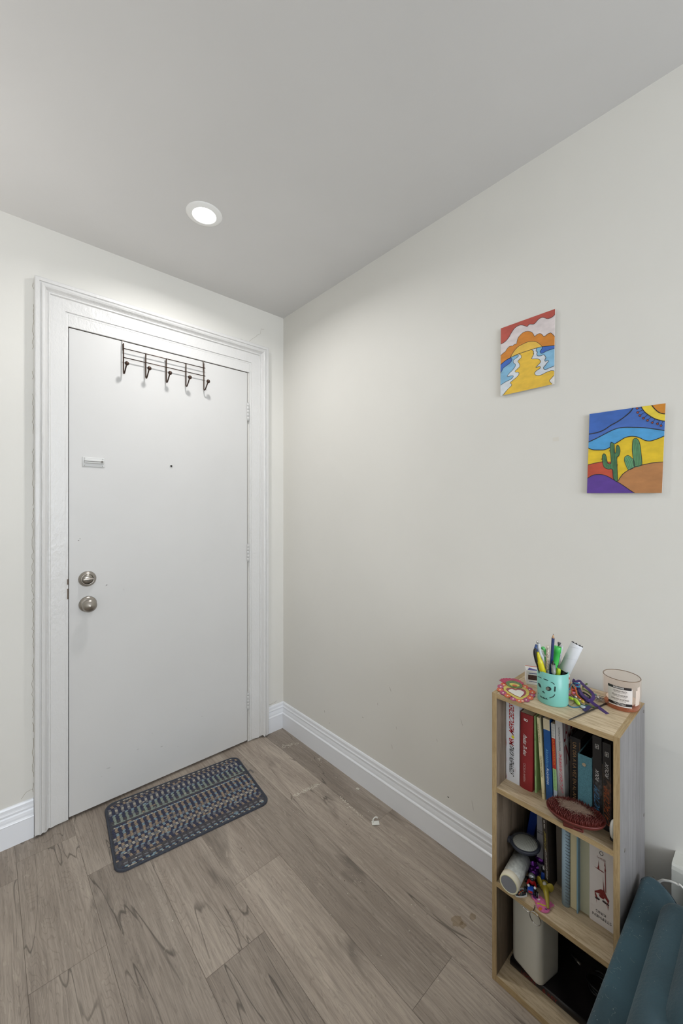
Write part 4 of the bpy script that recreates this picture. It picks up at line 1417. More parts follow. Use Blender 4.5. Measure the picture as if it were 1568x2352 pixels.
book('thick white book standing upside down with a dark red picture on its spine', -1.6739, -1.7270, Z2, .232, -.2020, .13, 0, mat('off_white_cover', (222, 216, 214), .35, var=.01),
     [('STEPHEN', 'f', .068, .098, .12, .88, (40, 38, 40), 0), ('KING', 'f', .118, .146, .26, .66, (40, 38, 40), 0), ('(ESO)', 'f', .70, .725, .30, .64, (140, 96, 90), 0), ('O', 'f', .745, .79, .40, .56, (50, 44, 46), 0)], group=G2, art=car)

# ---------------------------------------------------------------- lint roller lying on the shelf
M_paper = mat('lint_paper', (196, 198, 192), .7, var=.10, vscale=120, bump=.4, bscale=200)
ra = Vector((-.2925, -1.5070, Z2 + .0245)); rb_ = Vector((-.2030, -1.4990, Z2 + .0245))
ra = on('z', Z2 + .0245, 1168, 2031); ra.z = Z2 + .0245
if ra.y > -1.4715 - .0245:
    ra.y = -1.4965
rb_ = Vector((ra.x + .104, -1.4985, Z2 + .0245))
dr = (rb_ - ra).normalized(); LR = (rb_ - ra).length
t_ = thing('lint_roller', (ra + rb_) / 2 - Vector((0, 0, .0245)), 'used white lint roller lying in the middle shelf with its grey end forward', 'lint roller')
MB().lathe([(.0205, 0), (.0238, .0002), (.0238, LR), (.0205, LR)], ra, dr, 40, 0, True).build('paper_sheets', [M_paper], t_)
MB().lathe([(.0239, .0012), (.0242, .0012), (.0242, .019), (.0239, .0195)], ra, dr, 40, 0, True, False).build('clean_band', mat('cream_paper', (222, 214, 192), .7), t_)
MB().lathe([(.0204, -.0004), (.0206, -.001), (.0238, -.0006), (.0239, .002)], ra, dr, 40, 0, True, False).build('core_rim', mat('cream_core', (218, 212, 180), .6), t_)
MB().lathe([(.0204, -.0002), (.0204, .001)], ra, dr, 40).build('end_cap', mat('grey_cap', (126, 128, 134), .5), t_)

# ---------------------------------------------------------------- hairbrush
hb_ = thing('hairbrush', (-.195, -1.515, .335), 'oval cushion hairbrush with a dark slate frame resting behind the lint roller', 'hairbrush')
HC = Vector((-.2010, -1.5140, .3620))
tow = (CAM - HC).normalized()
nrm = (Vector((-.20, -.06, .97))).normalized()
ex = Vector((.50, -.86, .02)); ex = (ex - nrm * ex.dot(nrm)).normalized()
ey = nrm.cross(ex)
Mh = Matrix((ex, ey, nrm)).transposed().to_4x4()
Mh = Matrix.Translation(HC) @ Mh
AX2, BY2 = .0395, .0300


def dome(ax_, by_, prof, mi, mbx, n=36):
    vs = [Mh @ Vector((ax_ * s_ * math.cos(2 * PI * k / n), by_ * s_ * math.sin(2 * PI * k / n), z)) for s_, z in prof for k in range(n)]
    fs = []
    m_ = len(prof)
    for i in range(m_ - 1):
        for k in range(n):
            k2 = (k + 1) % n
            fs.append([i * n + k, i * n + k2, (i + 1) * n + k2, (i + 1) * n + k])
    fs.append([k for k in range(n)][::-1])
    fs.append([(m_ - 1) * n + k for k in range(n)])
    mbx.add(vs, fs, mi, True)


mb = MB()
dome(AX2, BY2, [(.55, -.013), (.85, -.011), (.98, -.005), (1.0, .0), (.97, .003), (.84, .0038), (.80, .002)], 0, mb)
# handle stub going down to the back left
mb.tube([Mh @ Vector((-.030, .006, -.004)), Mh @ Vector((-.050, .012, -.010)), Mh @ Vector((-.052, .05, -.040))], [.010, .007, .0065], 12)
mb.build('brush_frame', mat('slate_soft_plastic', (52, 56, 68), .42), hb_)
mb = MB()
dome(AX2 * .83, BY2 * .83, [(1.0, .002), (.9, .0045), (.6, .0068), (.3, .0078), (.02, .008)], 0, mb)
mb.build('cushion_pad', mat('pale_grey_rubber', (176, 178, 170), .6), hb_)
mb = MB()
for i in range(-9, 10):
    for j in range(-7, 8):
        x, y = i * .0034 + (j % 2) * .0017, j * .0034
        rr_ = (x / (AX2 * .8)) ** 2 + (y / (BY2 * .8)) ** 2
        if rr_ > 1:
            continue
        z = .008 - .006 * rr_
        mb.tube([Mh @ Vector((x, y, z - .001)), Mh @ Vector((x * 1.2, y * 1.2, z + .0095))], .00022, 4, caps=False)
tag(mb.build('wire_bristles', mat('bristle_wire', (96, 92, 84), .4, metal=.4), hb_), kind='stuff')

# ---------------------------------------------------------------- trinkets on the middle shelf
def k5(x, y, z):
    return on('z', z, 1130 + x / 9.8, 1920 + y / 9.8)


M_kblk = mat('toy_black', (22, 23, 28), .3)
M_kblue = mat('toy_blue', (28, 74, 170), .35)
M_kwht = mat('toy_white', (226, 226, 228), .35)
M_kred = mat('toy_red', (176, 30, 36), .35)
kc_ = Vector((-.2400, -1.5475, Z2))
kt = thing('toy_racer', kc_, 'tiny toy driver with silver helmet and blue suit on a black kart', 'toy')
ka = math.radians(18)
Mk = Matrix.Translation(kc_) @ Matrix.Rotation(ka, 4, 'Z')
MB().box((-.016, -.0125, .005), (.034, .0125, .013), 0, .003, 2, M=Mk).box((-.014, -.010, .012), (-.002, .010, .019), 0, .002, 2, M=Mk).build('kart_body', M_kblk, kt)
for sx in (-.011, .024):
    for sy in (-.0145, .0145):
        w_ = MB().lathe([(.0066, -.0025), (.0072, -.0018), (.0072, .0018), (.0066, .0025)], Mk @ Vector((sx, sy, .0074)), Mk.to_3x3() @ Vector((0, 1, 0)), 18).build('wheel', M_kblk, kt)
        s_ = -1 if sy < 0 else 1
        MB().lathe([(.0046, 0), (.0042, .0006), (.0028, .0006), (.0026, 0)], Mk @ Vector((sx, sy + s_ * .0024, .0074)), Mk.to_3x3() @ Vector((0, s_, 0)), 16).build('wheel_ring', M_kwht, w_)
hc = Mk @ Vector((.008, -.0005, .034))
MB().ball(hc, .0085, 0, 18).build('helmet', mat('silver_helmet', (150, 152, 158), .22, metal=.7), kt)
MB().ball(Mk @ Vector((.002, -.001, .033)), .0058, 0, 14, (1, 1.1, .7)).build('visor', mat('visor_dark', (30, 30, 34), .15), kt)
mb = MB()
mb.ball(Mk @ Vector((.009, 0, .021)), .0075, 0, 14, (1, 1.1, 1.1)).tube([Mk @ Vector((.006, .007, .023)), Mk @ Vector((-.003, .0095, .019)), Mk @ Vector((-.008, .006, .020))], [.003, .0028, .0026], 8).tube([Mk @ Vector((.006, -.007, .023)), Mk @ Vector((-.003, -.0105, .018)), Mk @ Vector((-.007, -.008, .020))], [.003, .0028, .0026], 8)
mb.build('jacket', M_kred, kt)
mb = MB()
mb.ball(Mk @ Vector((-.0085, .0065, .0205)), .0032).ball(Mk @ Vector((-.008, -.009, .0205)), .0032)
mb.build('glove', M_kwht, kt)
MB().box((-.0195, -.006, .010), (-.004, .0085, .020), 0, .002, 2, M=Mk).box((-.0197, -.004, .012), (-.0190, .006, .0175), 1, 0, M=Mk).build('nose_panel', [M_kblue, M_kred], kt)
# second small figure behind: blue suit, white cap
k2 = Vector((-.1900, -1.5600, Z2))
t_ = thing('toy_figure', k2, 'tiny blue and white toy figure behind the silver-helmeted driver', 'toy')
MB().tube([k2 + Vector((0, 0, .001)), k2 + Vector((0, 0, .012)), k2 + Vector((0, 0, .026)), k2 + Vector((0, 0, .031))], [.007, .0075, .0065, .003], 14).build('blue_suit', M_kblue, t_)
MB().ball(k2 + Vector((0, 0, .0375)), .0075, 0, 16).build('head', M_kblk, t_)
MB().ball(k2 + Vector((.001, -.002, .0415)), .0072, 0, 14, (1, 1, .6)).build('white_cap', M_kwht, t_)
# purple wrapped sweets
for i, (c, sc_, lb) in enumerate(((Vector((-.1900, -1.5330, Z2 + .0135)), (1.1, 1, 1.0), 'shiny purple foil-wrapped sweet in front, nearer the lint roller'), (Vector((-.160, -1.5415, Z2 + .0370)), (1, 1.1, .9), 'shiny purple foil-wrapped sweet lying higher at the back'))):
    t_ = thing('wrapped_sweet', c - Vector((0, 0, .0115)), lb, 'sweet', 'purple foil-wrapped sweets')
    bm = bmesh.new()
    bmesh.ops.create_icosphere(bm, subdivisions=3, radius=.0145)
    rn = random.Random(30 + i)
    for q in bm.verts:
        q.co = Vector((q.co.x * sc_[0], q.co.y * sc_[1], q.co.z * sc_[2] * .9)) * (1 + (rn.random() - .5) * .14) + c
    mb = MB().frombm(bm, 0, False)
    mb.build('foil_body', mat('purple_foil', (92, 34, 122), .22, metal=.75), t_)
    mb = MB()
    fan = [c + Vector((.0, 0, .008))]
    for j in range(9):
        a = -1.2 + j * .3
        fan.append(c + Vector((.004 + (j % 2) * .003, math.sin(a) * .013, .008 + math.cos(a) * .015)))
    for j in range(1, len(fan) - 1):
        mb.prism([fan[0], fan[j], fan[j + 1]], (.0004, 0, .0001))
    mb.build('twisted_end', mat('purple_foil', (92, 34, 122), .22, metal=.75), t_)
# a black thing pile at back: dark pouch under the brush
mb = MB()
bm = bmesh.new()
bmesh.ops.create_icosphere(bm, subdivisions=3, radius=1)
rn = random.Random(9)
for q in bm.verts:
    q.co = Vector((q.co.x * .026, q.co.y * .019, q.co.z * .0150 if q.co.z < 0 else q.co.z * .028)) * (1 + (rn.random() - .5) * .08) + Vector((-.150, -1.5050, Z2 + .0155))
tag(mb.frombm(bm, 0, True).build('black_pouch', mat('black_fabric', (26, 25, 28), .8)), 'small crumpled black pouch in the shadow under the hairbrush', 'pouch')

# yellow elephant
ec = Vector((-.2160, -1.5730, Z2))
et = thing('toy_elephant', ec, 'small mustard yellow elephant head toy with a long trunk', 'toy')
M_mus = mat('mustard_plastic', (156, 140, 42), .38, var=.05, vscale=60)
tr_ = [Vector((-.2190, -1.5750, Z2 + .020)), Vector((-.2300, -1.5805, Z2 + .021)), Vector((-.2420, -1.5870, Z2 + .018)), Vector((-.2530, -1.5930, Z2 + .012)), Vector((-.2610, -1.5970, Z2 + .0055))]
MB().tube(crom(tr_, 5), [.0108 - .0080 * min(1, (i / 20) ** .7) for i in range(21)], 14).ball(ec + Vector((.001, .001, .017)), .0125, 0, 18, (1, 1.05, 1)).build('head_and_trunk', M_mus, et)
for s_ in (-1, 1):
    e = ec + Vector((-.003, s_ * .0135, .0245))
    Me = Matrix.Rotation(s_ * -.5, 4, 'Z') @ Matrix.Rotation(.25, 4, 'X')
    ear = MB().ball(e, .0108, 0, 16, (.35, .85, 1.1), M=Me).build('ear', M_mus, et)
    MB().tube([e + Vector((-.0035, s_ * .004, -.008)), e + Vector((-.0042, 0, -.0072)), e + Vector((-.0040, -s_ * .004, -.004))], .0004, 5).build('ear_crease', mat('olive_line', (92, 80, 20)), ear)
MB().ball(ec + Vector((-.006, -.001, .0285)), .0055, 0, 12, (1, .9, .8)).build('pale_crown', mat('pale_grey_worn', (186, 182, 170), .6), et, 'worn pale patch on top')

# pink fish-shaped key ring
ft = thing('keyring_charm', (-.268, -1.582, Z2), 'flat glittery pink charm on a steel key ring hanging over the shelf edge', 'key ring')
out = [(930, 1225), (965, 1215), (985, 1270), (1010, 1350), (1060, 1360), (1110, 1395), (1150, 1440), (1200, 1460), (1240, 1490), (1290, 1530), (1310, 1490), (1340, 1530), (1395, 1580), (1350, 1600), (1310, 1625), (1305, 1680), (1270, 1725), (1210, 1745), (1140, 1730), (1070, 1690), (1010, 1620), (975, 1540), (950, 1460), (890, 1400), (878, 1340)]
mb = MB().prism([k5(x, y, Z2 + .0012) for x, y in out], (0, 0, .0030))
mb.build('charm_body', mat('pink_glitter', (206, 108, 158), .35, var=.08, vscale=200), ft)
mb = MB()
zt = Z2 + .0044
for mi_, pts in ((0, [(1010, 1500), (1060, 1510), (1150, 1545), (1230, 1570), (1230, 1590), (1130, 1570), (1050, 1530), (1020, 1545)]), (1, [(1080 + 42 * math.cos(a), 1640 + 42 * math.sin(a)) for a in [i * PI / 6 for i in range(12)]]),
                (2, [(1180, 1620), (1230, 1640), (1250, 1680), (1200, 1660)]), (2, [(1180, 1640), (1200, 1650), (1190, 1665)]), (2, [(1250, 1565), (1280, 1570), (1290, 1590), (1260, 1585)]), (3, [(1050 + 30 * math.cos(a), 1430 + 24 * math.sin(a)) for a in [i * PI / 6 for i in range(12)]]),
                (2, [(920, 1330), (1000, 1390), (990, 1440), (910, 1375)]), (1, [(985 + 12 * math.cos(a), 1508 + 12 * math.sin(a)) for a in [i * PI / 4 for i in range(8)]])):
    mb.poly([k5(x, y, zt) for x, y in pts], mi_)
mb.build('painted_details', [mat('charm_yellow', (206, 190, 60)), mat('charm_orange', (214, 116, 58)), mat('charm_purple', (92, 50, 110)), mat('charm_white', (224, 214, 220))], ft)
rc = Vector((-.2945, -1.5795, Z2 - .0095))
MB().tube([k5(960, 1560, Z2 + .0035), k5(960, 1600, Z2 + .0045), Vector((-.2915, -1.573, Z2 + .001)), rc + Vector((-.001, .004, .0150))], .0011, 6).build('link', mat('steel_ring', (196, 194, 190), .2, metal=1), ft)
rg = [rc + Vector((-.001 * math.cos(a) * 2, math.sin(a) * .0135, math.cos(a) * .0165)) for a in [i * 2 * PI / 32 for i in range(33)]]
MB().tube(rg, .0009, 8, caps=False).tube([p + Vector((-.0012, 0, 0)) for p in rg], .0008, 8, caps=False).build('split_ring', mat('steel_ring', (196, 194, 190), .2, metal=1), ft)
rg = [Vector((-.2870, -1.5490, Z2 - .0060)) + Vector((0, math.sin(a) * .009, math.cos(a) * .0035)) for a in [i * PI / 12 - 1.4 for i in range(12)]]
# multicoloured badge
bt = thing('enamel_badge', (-.277, -1.537, Z2), 'small half-round badge with orange, teal and white flecks beside the lint roller', 'badge')
out = [(500, 1330), (560, 1265), (620, 1200), (680, 1190), (735, 1215), (770, 1270), (782, 1330), (785, 1370), (740, 1385), (640, 1395), (540, 1378)]
MB().prism([k5(x, y, Z2 + .0005) for x, y in out], (0, 0, .003)).build('badge_body', mat('badge_white', (222, 222, 220), .4), bt)
mb = MB()
zz = Z2 + .0037
ins = [(520, 1325), (575, 1265), (630, 1210), (680, 1203), (725, 1225), (755, 1272), (765, 1325), (700, 1350), (600, 1352), (545, 1345)]
mb.poly([k5(x, y, zz) for x, y in ins], 0)
rn = random.Random(14)
for i in range(26):
    cx, cy = 575 + rn.random() * 160, 1230 + rn.random() * 110
    if cx < 600 and cy < 1290:
        continue
    r_ = 7 + rn.random() * 16
    mb.poly([k5(cx + r_ * math.cos(a) * (.6 + .5 * rn.random()), cy + r_ * .7 * math.sin(a), zz + .0001 + i * .00001) for a in [j * PI / 3.5 for j in range(7)]], 1 + i % 4)
mb.build('flecks', [mat('badge_slate', (44, 62, 72), .3), mat('badge_orange', (206, 92, 40), .3), mat('badge_teal', (60, 110, 112), .3), mat('badge_cream', (224, 210, 180), .3), mat('badge_rust', (176, 56, 40), .3)], bt)
# small steel loop on edge
rgp = [on('x', -.2850, 1120 + x / 4.9, 1820 + y / 4.9) for x, y in ((385, 1268), (398, 1290), (420, 1315), (445, 1335), (470, 1350))]
rgp = [Vector((p.x - .0005, p.y, p.z)) for p in rgp]
tag(MB().tube(crom(rgp, 3), .0011, 8).build('steel_hook_pin', mat('steel_ring', (196, 194, 190), .2, metal=1)), 'short curved steel pin hanging against the edge of the middle shelf', 'pin')

# ================================================================ BOTTOM COMPARTMENT
lk = thing('book', (-.14, -1.60, Z3), 'large black hardback lying flat in the bottom compartment with red lettering', 'book')
mb = MB()
zb0, zb1 = Z3, Z3 + .0195
xa, xb_, ya, yb = -.2300, -.060, -1.4845, -1.738
mb.box((xa + .004, yb, zb0), (xb_, ya, zb0 + .0025), 0, .0006).box((xa + .004, yb, zb1 - .0025), (xb_, ya, zb1), 0, .0006)
mb.prism([(xa + .0035 + .004 * (1 - math.sin(PI * k / 8)) - .0035, ya, zb0 + (zb1 - zb0) * (1 - math.cos(PI * k / 8)) / 2) for k in range(9)] + [(xa + .008, ya, zb1 - .0005), (xa + .008, ya, zb0 + .0005)], (0, yb - ya, 0), 0, True)
mb.build('cover', mat('black_hardcover', (30, 26, 28), .35, var=.35, vscale=14), lk)
MB().box((xa + .008, yb + .003, zb0 + .0026), (xb_ - .004, ya - .003, zb1 - .0026)).build('page_block', M_page, lk)
mb = MB()
for s, y_, L_ in (('LOCKE', -1.517, .038), ('& KEY', -1.572, .036)):
    put_text(mb, s, (xa - .0004, y_, zb0 + .005), (0, -1, 0), (0, 0, 1), L_, .0095)
mb.build('spine_lettering', mat('locke_red', (126, 34, 28), .5), lk)

wt = thing('white_storage_box', (-.195, -1.545, zb1), 'tall white plastic box with rounded corners standing on the black book', 'box')
A = on('z', zb1 + .0, 1175.5, 2197); B_ = on('z', zb1 + .0, 1240, 2272.5); Cc = on('z', zb1, 1292, 2236)
e1 = (A - B_); L1 = e1.length; e1.normalize()
e2 = Vector((-e1.y, e1.x, 0))
if e2.x < 0:
    e2 = -e2
L2 = .088
L1 = .092
cc = B_ + e1 * (L1 / 2) + e2 * (L2 / 2)
if cc.y + .049 > -1.4745:
    cc.y = -1.4745 - .050
prof = [(.90, .0), (.97, .0025), (1.0, .009), (1.0, .186), (.985, .192), (.95, .1945), (.9, .195)]
mb = MB()
vs = []
oo = rr_outline(L1 / 2, L2 / 2, .017, 6)
n = len(oo)
for s_, z in prof:
    for (a, b) in oo:
        vs.append(cc + e1 * (a * (1 - (1 - s_) * .55)) + e2 * (b * (1 - (1 - s_) * .55)) + Vector((0, 0, z)))
for v in vs:
    v.z += 0
m_ = len(prof)
fs = [list(range(n))[::-1], [(m_ - 1) * n + k for k in range(n)]]
for i in range(m_ - 1):
    for k in range(n):
        fs.append([i * n + k, i * n + (k + 1) % n, (i + 1) * n + (k + 1) % n, (i + 1) * n + k])
mb.add(vs, fs, 0, True)
mb.sm[0] = mb.sm[1] = False
mb.build('box_body', mat('white_matt_plastic', (208, 206, 196), .4), wt)
MB().box(tuple(cc + Vector((-.02, -.012, .195))), tuple(cc + Vector((.02, .012, .1965))), 0, .001).build('lid_recess', mat('white_matt_plastic', (208, 206, 196), .4), wt)
# dark headphones / cable coil further back on the black book
ht = thing('coiled_black_cable', (-.13, -1.66, zb1), 'coiled black cable lying on the black book in the bottom compartment', 'cable')
ps = []
for i in range(60):
    a = i * .33
    r_ = .026 + .003 * math.sin(i * .9)
    ps.append(Vector((-.125 + r_ * math.cos(a), -1.675 + r_ * math.sin(a), zb1 + .003 + .0045 * (i / 19))))
MB().tube(ps, .0022, 8).build('cable', mat('black_rubber', (22, 22, 24), .45), ht)
MB().lathe([(.0035, 0), (.0035, .016), (.0018, .017), (.0016, .028), (0, .028)], (-.105, -1.625, zb1 + .0037), (.3, .9, 0), 12).build('plug', mat('plug_metal', (150, 146, 140), .3, metal=.8), ht)
# floor of bottom compartment: tiny brown fleck

# ================================================================ ON TOP OF THE BOOKCASE
G3 = 'pens standing in the turquoise cup'
CC = Vector((-.2105, -1.5900, ZT))
CR_, CH = .0372, .0828
M_tq = mat('turquoise_plastic', (120, 188, 178), .35)
cup = thing('pen_cup', CC, 'round turquoise plastic pen cup with a cut-out skull face', 'pen cup')
mb = MB()
mb.lathe([(0, .0002), (CR_ * .965, .0002), (CR_ * .985, .002), (CR_, CH - .0006), (CR_ - .0008, CH), (CR_ - .0020, CH - .0006), (CR_ * .95, .0028), (0, .0028)], CC, n=64)
mb.build('cup_body', M_tq, cup)


def cyl(px, py, c, r, off=.0004):
    """point where the line of sight meets an upright cylinder"""
    d = ray(px, py)
    ox, oy = CAM.x - c.x, CAM.y - c.y
    a = d.x ** 2 + d.y ** 2
    b = 2 * (ox * d.x + oy * d.y)
    q = ox * ox + oy * oy - (r + off) ** 2
    disc = max(b * b - 4 * a * q, 0)
    return CAM + d * ((-b - math.sqrt(disc)) / (2 * a))


k11 = lambda x, y: (1210 + x / 11.2, 1440 + y / 11.2)
cy_ = lambda x, y, off=.0004: cyl(*k11(x, y), CC, CR_, off)
mb = MB()


def dash(pts, w_):
    pp = crom([(a, b, 0) for a, b in pts], 4)
    m_ = len(pp)
    L_, R_ = [], []
    for i, p in enumerate(pp):
        t = (pp[min(i + 1, m_ - 1)] - pp[max(i - 1, 0)]).normalized()
        nn = Vector((-t.y, t.x, 0)) * w_ / 2 * (.65 if i in (0, m_ - 1) else 1)
        L_.append(p + nn); R_.append(p - nn)
    for i in range(m_ - 1):
        mb.poly([cy_(*q[:2]) for q in (L_[i], L_[i + 1], R_[i + 1], R_[i])])


dash([(270, 1270), (320, 1290), (370, 1315)], 15)
dash([(420, 1335), (480, 1355), (545, 1382)], 18)
dash([(610, 1415), (660, 1440), (710, 1485)], 17)
dash([(722, 1535), (718, 1600), (712, 1665)], 36)
dash([(715, 1735), (690, 1780), (650, 1805), (575, 1830)], 18)
dash([(335, 1768), (380, 1810), (430, 1835), (480, 1852), (530, 1858)], 15)
for x, y in ((425, 1815), (495, 1838)):
    mb.poly([cy_(*p) for p in ((x - 18, y + 14), (x, y - 16), (x + 22, y + 20))])
mb.poly([cy_(*p) for p in ((278, 1438), (305, 1438), (338, 1480), (357, 1535), (350, 1558), (330, 1552), (300, 1515))])
ctr = [cy_(553 + 70 * math.cos(a) + 12 * math.sin(a), 1592 + 56 * math.sin(a)) for a in [i * PI / 12 for i in range(24)]]
mb.poly(ctr)
mb.poly([cy_(*p) for p in ((412, 1643), (455, 1698), (450, 1712), (425, 1690), (388, 1672), (392, 1660))])
dash([(284, 1690), (290, 1705), (296, 1722)], 10)
mb.build('cut_out_face', mat('cut_out_dark', (26, 44, 46), .7), cup)
mb = MB()
mb.poly([cy_(530 + 40 * math.cos(a), 1590 + 40 * math.sin(a), .0006) for a in [i * PI / 8 for i in range(16)]])
mb.build('contents_in_eye', mat('grey_seen_inside', (112, 112, 100), .8), cup)

DZ_ = (Vector((CC.x, CC.y, 0)) - Vector((CAM.x, CAM.y, 0))).dot(FW)


def K(x, y, dd=0.0):
    return at(DZ_ + dd, *k11(x, y))


def down(top, rim, z=ZT + .0045):
    """extend the axis top->rim to the cup floor, kept inside the cup"""
    d = (rim - top)
    p = top + d * ((z - top.z) / d.z)
    r_ = Vector((p.x - CC.x, p.y - CC.y, 0))
    if r_.length > CR_ - .009:
        r_ = r_.normalized() * (CR_ - .009)
        p = Vector((CC.x + r_.x, CC.y + r_.y, z))
    return p


def pen(name, cat, label, top, rim, prof, m, n=14):
    """prof: list of (radius, distance from top) ; runs to the cup floor"""
    b = down(top, rim)
    t_ = thing(name, b, label, cat, G3)
    d = (b - rim).length
    ax = (rim - top).normalized()
    L0 = (rim - top).length
    o = MB().lathe(prof, top, ax, n).build('barrel', m, t_)
    # lower part inside the cup
    MB().tube([rim - ax * .001, b], prof[-1][0] * .98, n).build('lower_barrel', m, t_)
    return t_, ax, L0


# yellow and black box cutter
t0, r0 = K(250, 640, -.008), K(395, 1160, -.012)
b = down(t0, r0)
t_ = thing('box_cutter', b, 'yellow and black curved box cutter leaning left in the cup', 'box cutter', G3)
MB().tube(crom([K(272, 645, -.008), K(305, 800, -.008), K(345, 950, -.008), K(385, 1080, -.008), K(415, 1180, -.006), b], 5), [.0028, .0034, .0040, .0046, .0050, .0054, .0058, .0062] + [.0076] * 18, 14).build('yellow_grip', mat('yellow_plastic', (206, 196, 30), .35), t_)
MB().tube(crom([K(205, 590, -.006), K(205, 700, -.006), K(240, 860, -.006), K(290, 1000, -.004), K(320, 1110, -.001), b + Vector((.004, .002, 0))], 5), [.0034] + [.0042] * 25, 12).build('black_spine', mat('black_plastic', (24, 24, 26), .4), t_)
MB().ball(K(212, 588, -.006), .0044, 0, 12).build('end_button', mat('black_plastic', (24, 24, 26), .4), t_)
# blue and white correction pen
t0, r0 = K(300, 440, .004), K(455, 1010, .004)
b = down(t0, r0)
t_ = thing('correction_pen', b, 'blue and white correction pen behind the yellow box cutter', 'pen', G3)
MB().tube(crom([K(255, 455, .004), K(235, 560, .004), K(300, 720, .004), K(420, 900, .004), b], 6), [.0040] * 5 + [.0052] * 20, 14).build('blue_clip', mat('blue_plastic', (58, 84, 138), .3), t_)
MB().tube(crom([K(300, 430, -.001), K(315, 560, -.001), K(345, 700, -.001), K(430, 880, .001), b + Vector((.004, 0, 0))], 6), [.0035] * 4 + [.0042] * 21, 14).build('white_body', mat('grey_white_plastic', (196, 202, 208), .3), t_)
MB().lathe([(.0026, 0), (.0026, .006), (.0015, .0065)], K(270, 420, .002), K(262, 370, .002) - K(270, 420, .002), 12).build('steel_tip', mat('steel_ring', (196, 194, 190), .2, metal=1), t_)
# white stick with green turtle-like plastic pieces
t0, r0 = K(400, 600, .010), K(480, 1000, .008)
b = down(t0, r0)
t_ = thing('novelty_pen', b, 'white pen with rounded bright green plastic pieces clinging to it', 'pen', G3)
MB().tube([K(395, 600, .008), K(430, 740, .008), b], .0046, 14).build('white_barrel', mat('white_plastic', (226, 226, 220), .35), t_)
M_grn = mat('green_plastic', (92, 184, 104), .35)
for (x, y, r_, sc) in ((415, 552, .0054, (1, 1, .9)), (490, 660, .0062, (.7, .7, 1.2)), (485, 830, .0055, (.8, .8, 1.1)), (455, 600, .0032, (1, 1, 1.4))):
    MB().ball(K(x, y, -.001), r_, 0, 14, sc).build('green_piece', M_grn, t_)
MB().ball(K(400, 558, -.0066), .0010, 0, 8).build('eye', mat('black_plastic', (24, 24, 26), .4), t_)
# glitter pen
M_gl = mat('silver_glitter', (186, 176, 164), .35, var=.35, vscale=420, metal=.2)
pen('glitter_pen', 'pen', 'straight pen covered in silver glitter beside the navy pencil', K(535, 470, -.006), K(525, 1190, -.010), [(0, 0), (.0025, .0005), (.0036, .002), (.0042, .006), (.0044, .012), (.0045, .064)], M_gl)
# pencil
top, rim = K(678, 172, -.012), K(610, 1215, -.012)
b = down(top, rim)
t_ = thing('pencil', b, 'navy blue pencil, point up, tallest thing in the turquoise cup', 'pencil', G3)
ax = (rim - top).normalized()
MB().lathe([(0, 0), (.0009, .0025), (.0011, .003)], top, ax, 8).build('lead', mat('graphite', (60, 56, 54), .5), t_)
MB().lathe([(.0010, .0028), (.0035, .0118)], top, ax, 12).build('sharpened_wood', mat('pencil_wood', (196, 158, 122), .7, var=.1, vscale=300), t_)
MB().tube([top + ax * .0112, top + ax * .06, b], .0037, 6, smooth=False).build('shaft', mat('navy_lacquer', (28, 46, 100), .25), t_)
# green highlighter cap (open end)
top, rim = K(790, 505, .004), K(705, 1010, .002)
b = down(top, rim)
t_ = thing('highlighter', b, 'thick bright green highlighter with a hollow open end', 'highlighter', G3)
ax = (rim - top).normalized()
M_hg = mat('highlighter_green', (66, 188, 84), .35)
MB().lathe([(.0072, .014), (.0080, .001), (.0086, 0), (.0094, .001), (.0096, .014), (.0088, .0145), (.0080, .046)], top, ax, 24, close=False).build('cap', M_hg, t_)
MB().lathe([(0, .012), (.0074, .012)], top, ax, 20).build('cap_inside', mat('highlighter_green_deep', (34, 120, 50), .5), t_)
MB().tube([top + ax * .045, b], .0070, 16).build('barrel', M_hg, t_)
# black flared brush end behind highlighter
top, rim = K(832, 395, .016), K(700, 1010, .012)
b = down(top, rim)
t_ = thing('makeup_pencil', b, 'thin dark pencil with a flared grey end behind the green highlighter', 'pencil', G3)
MB().lathe([(.0042, 0), (.0042, .0035), (.0020, .0085), (.0020, .012)], top, (rim - top).normalized(), 14).build('flared_end', mat('dark_grey_plastic', (74, 74, 76), .4), t_)
MB().tube([top + (rim - top).normalized() * .010, b], .0021, 10).build('shaft', mat('dark_grey_plastic', (74, 74, 76), .4), t_)
# grey marker
top, rim = K(893, 478, .010), K(790, 1050, .008)
b = down(top, rim)
t_ = thing('marker_pen', b, 'pale grey marker pen behind the green highlighter', 'marker', G3)
MB().tube([top, top + (rim - top).normalized() * .004, b], [.0026, .0041, .0041], 16).build('barrel', mat('pale_grey_plastic', (182, 182, 186), .3), t_)
p0, p1 = K(848, 720, .002), K(790, 1030, .000)
MB().tube([p0, p1], .0010, 6).build('dark_label', mat('label_dark', (66, 60, 62), .5), t_)
# clear capped pen with black tip
top, rim = K(665, 870, -.022), K(690, 1215, -.022)
b = down(top, rim)
t_ = thing('gel_pen', b, 'short clear-capped pen with a black tip at the front of the cup', 'pen', G3)
ax = (rim - top).normalized()
MB().lathe([(.0012, 0), (.0026, .002), (.0028, .0085), (.0042, .0105), (.0044, .012)], top, ax, 16).build('black_tip', mat('black_plastic', (24, 24, 26), .4), t_)
M_clr = D.materials.new('clear_plastic')
M_clr.use_nodes = True
nt = M_clr.node_tree
tr = nt.nodes.new('ShaderNodeBsdfTransparent'); mx = nt.nodes.new('ShaderNodeMixShader'); fz_ = nt.nodes.new('ShaderNodeFresnel')
fz_.inputs['IOR'].default_value = 1.8
bs = nt.nodes['Principled BSDF']; bs.inputs['Base Color'].default_value = rgb((220, 222, 222)); bs.inputs['Roughness'].default_value = .1
ad = nt.nodes.new('ShaderNodeMath'); ad.operation = 'ADD'; ad.inputs[1].default_value = .16
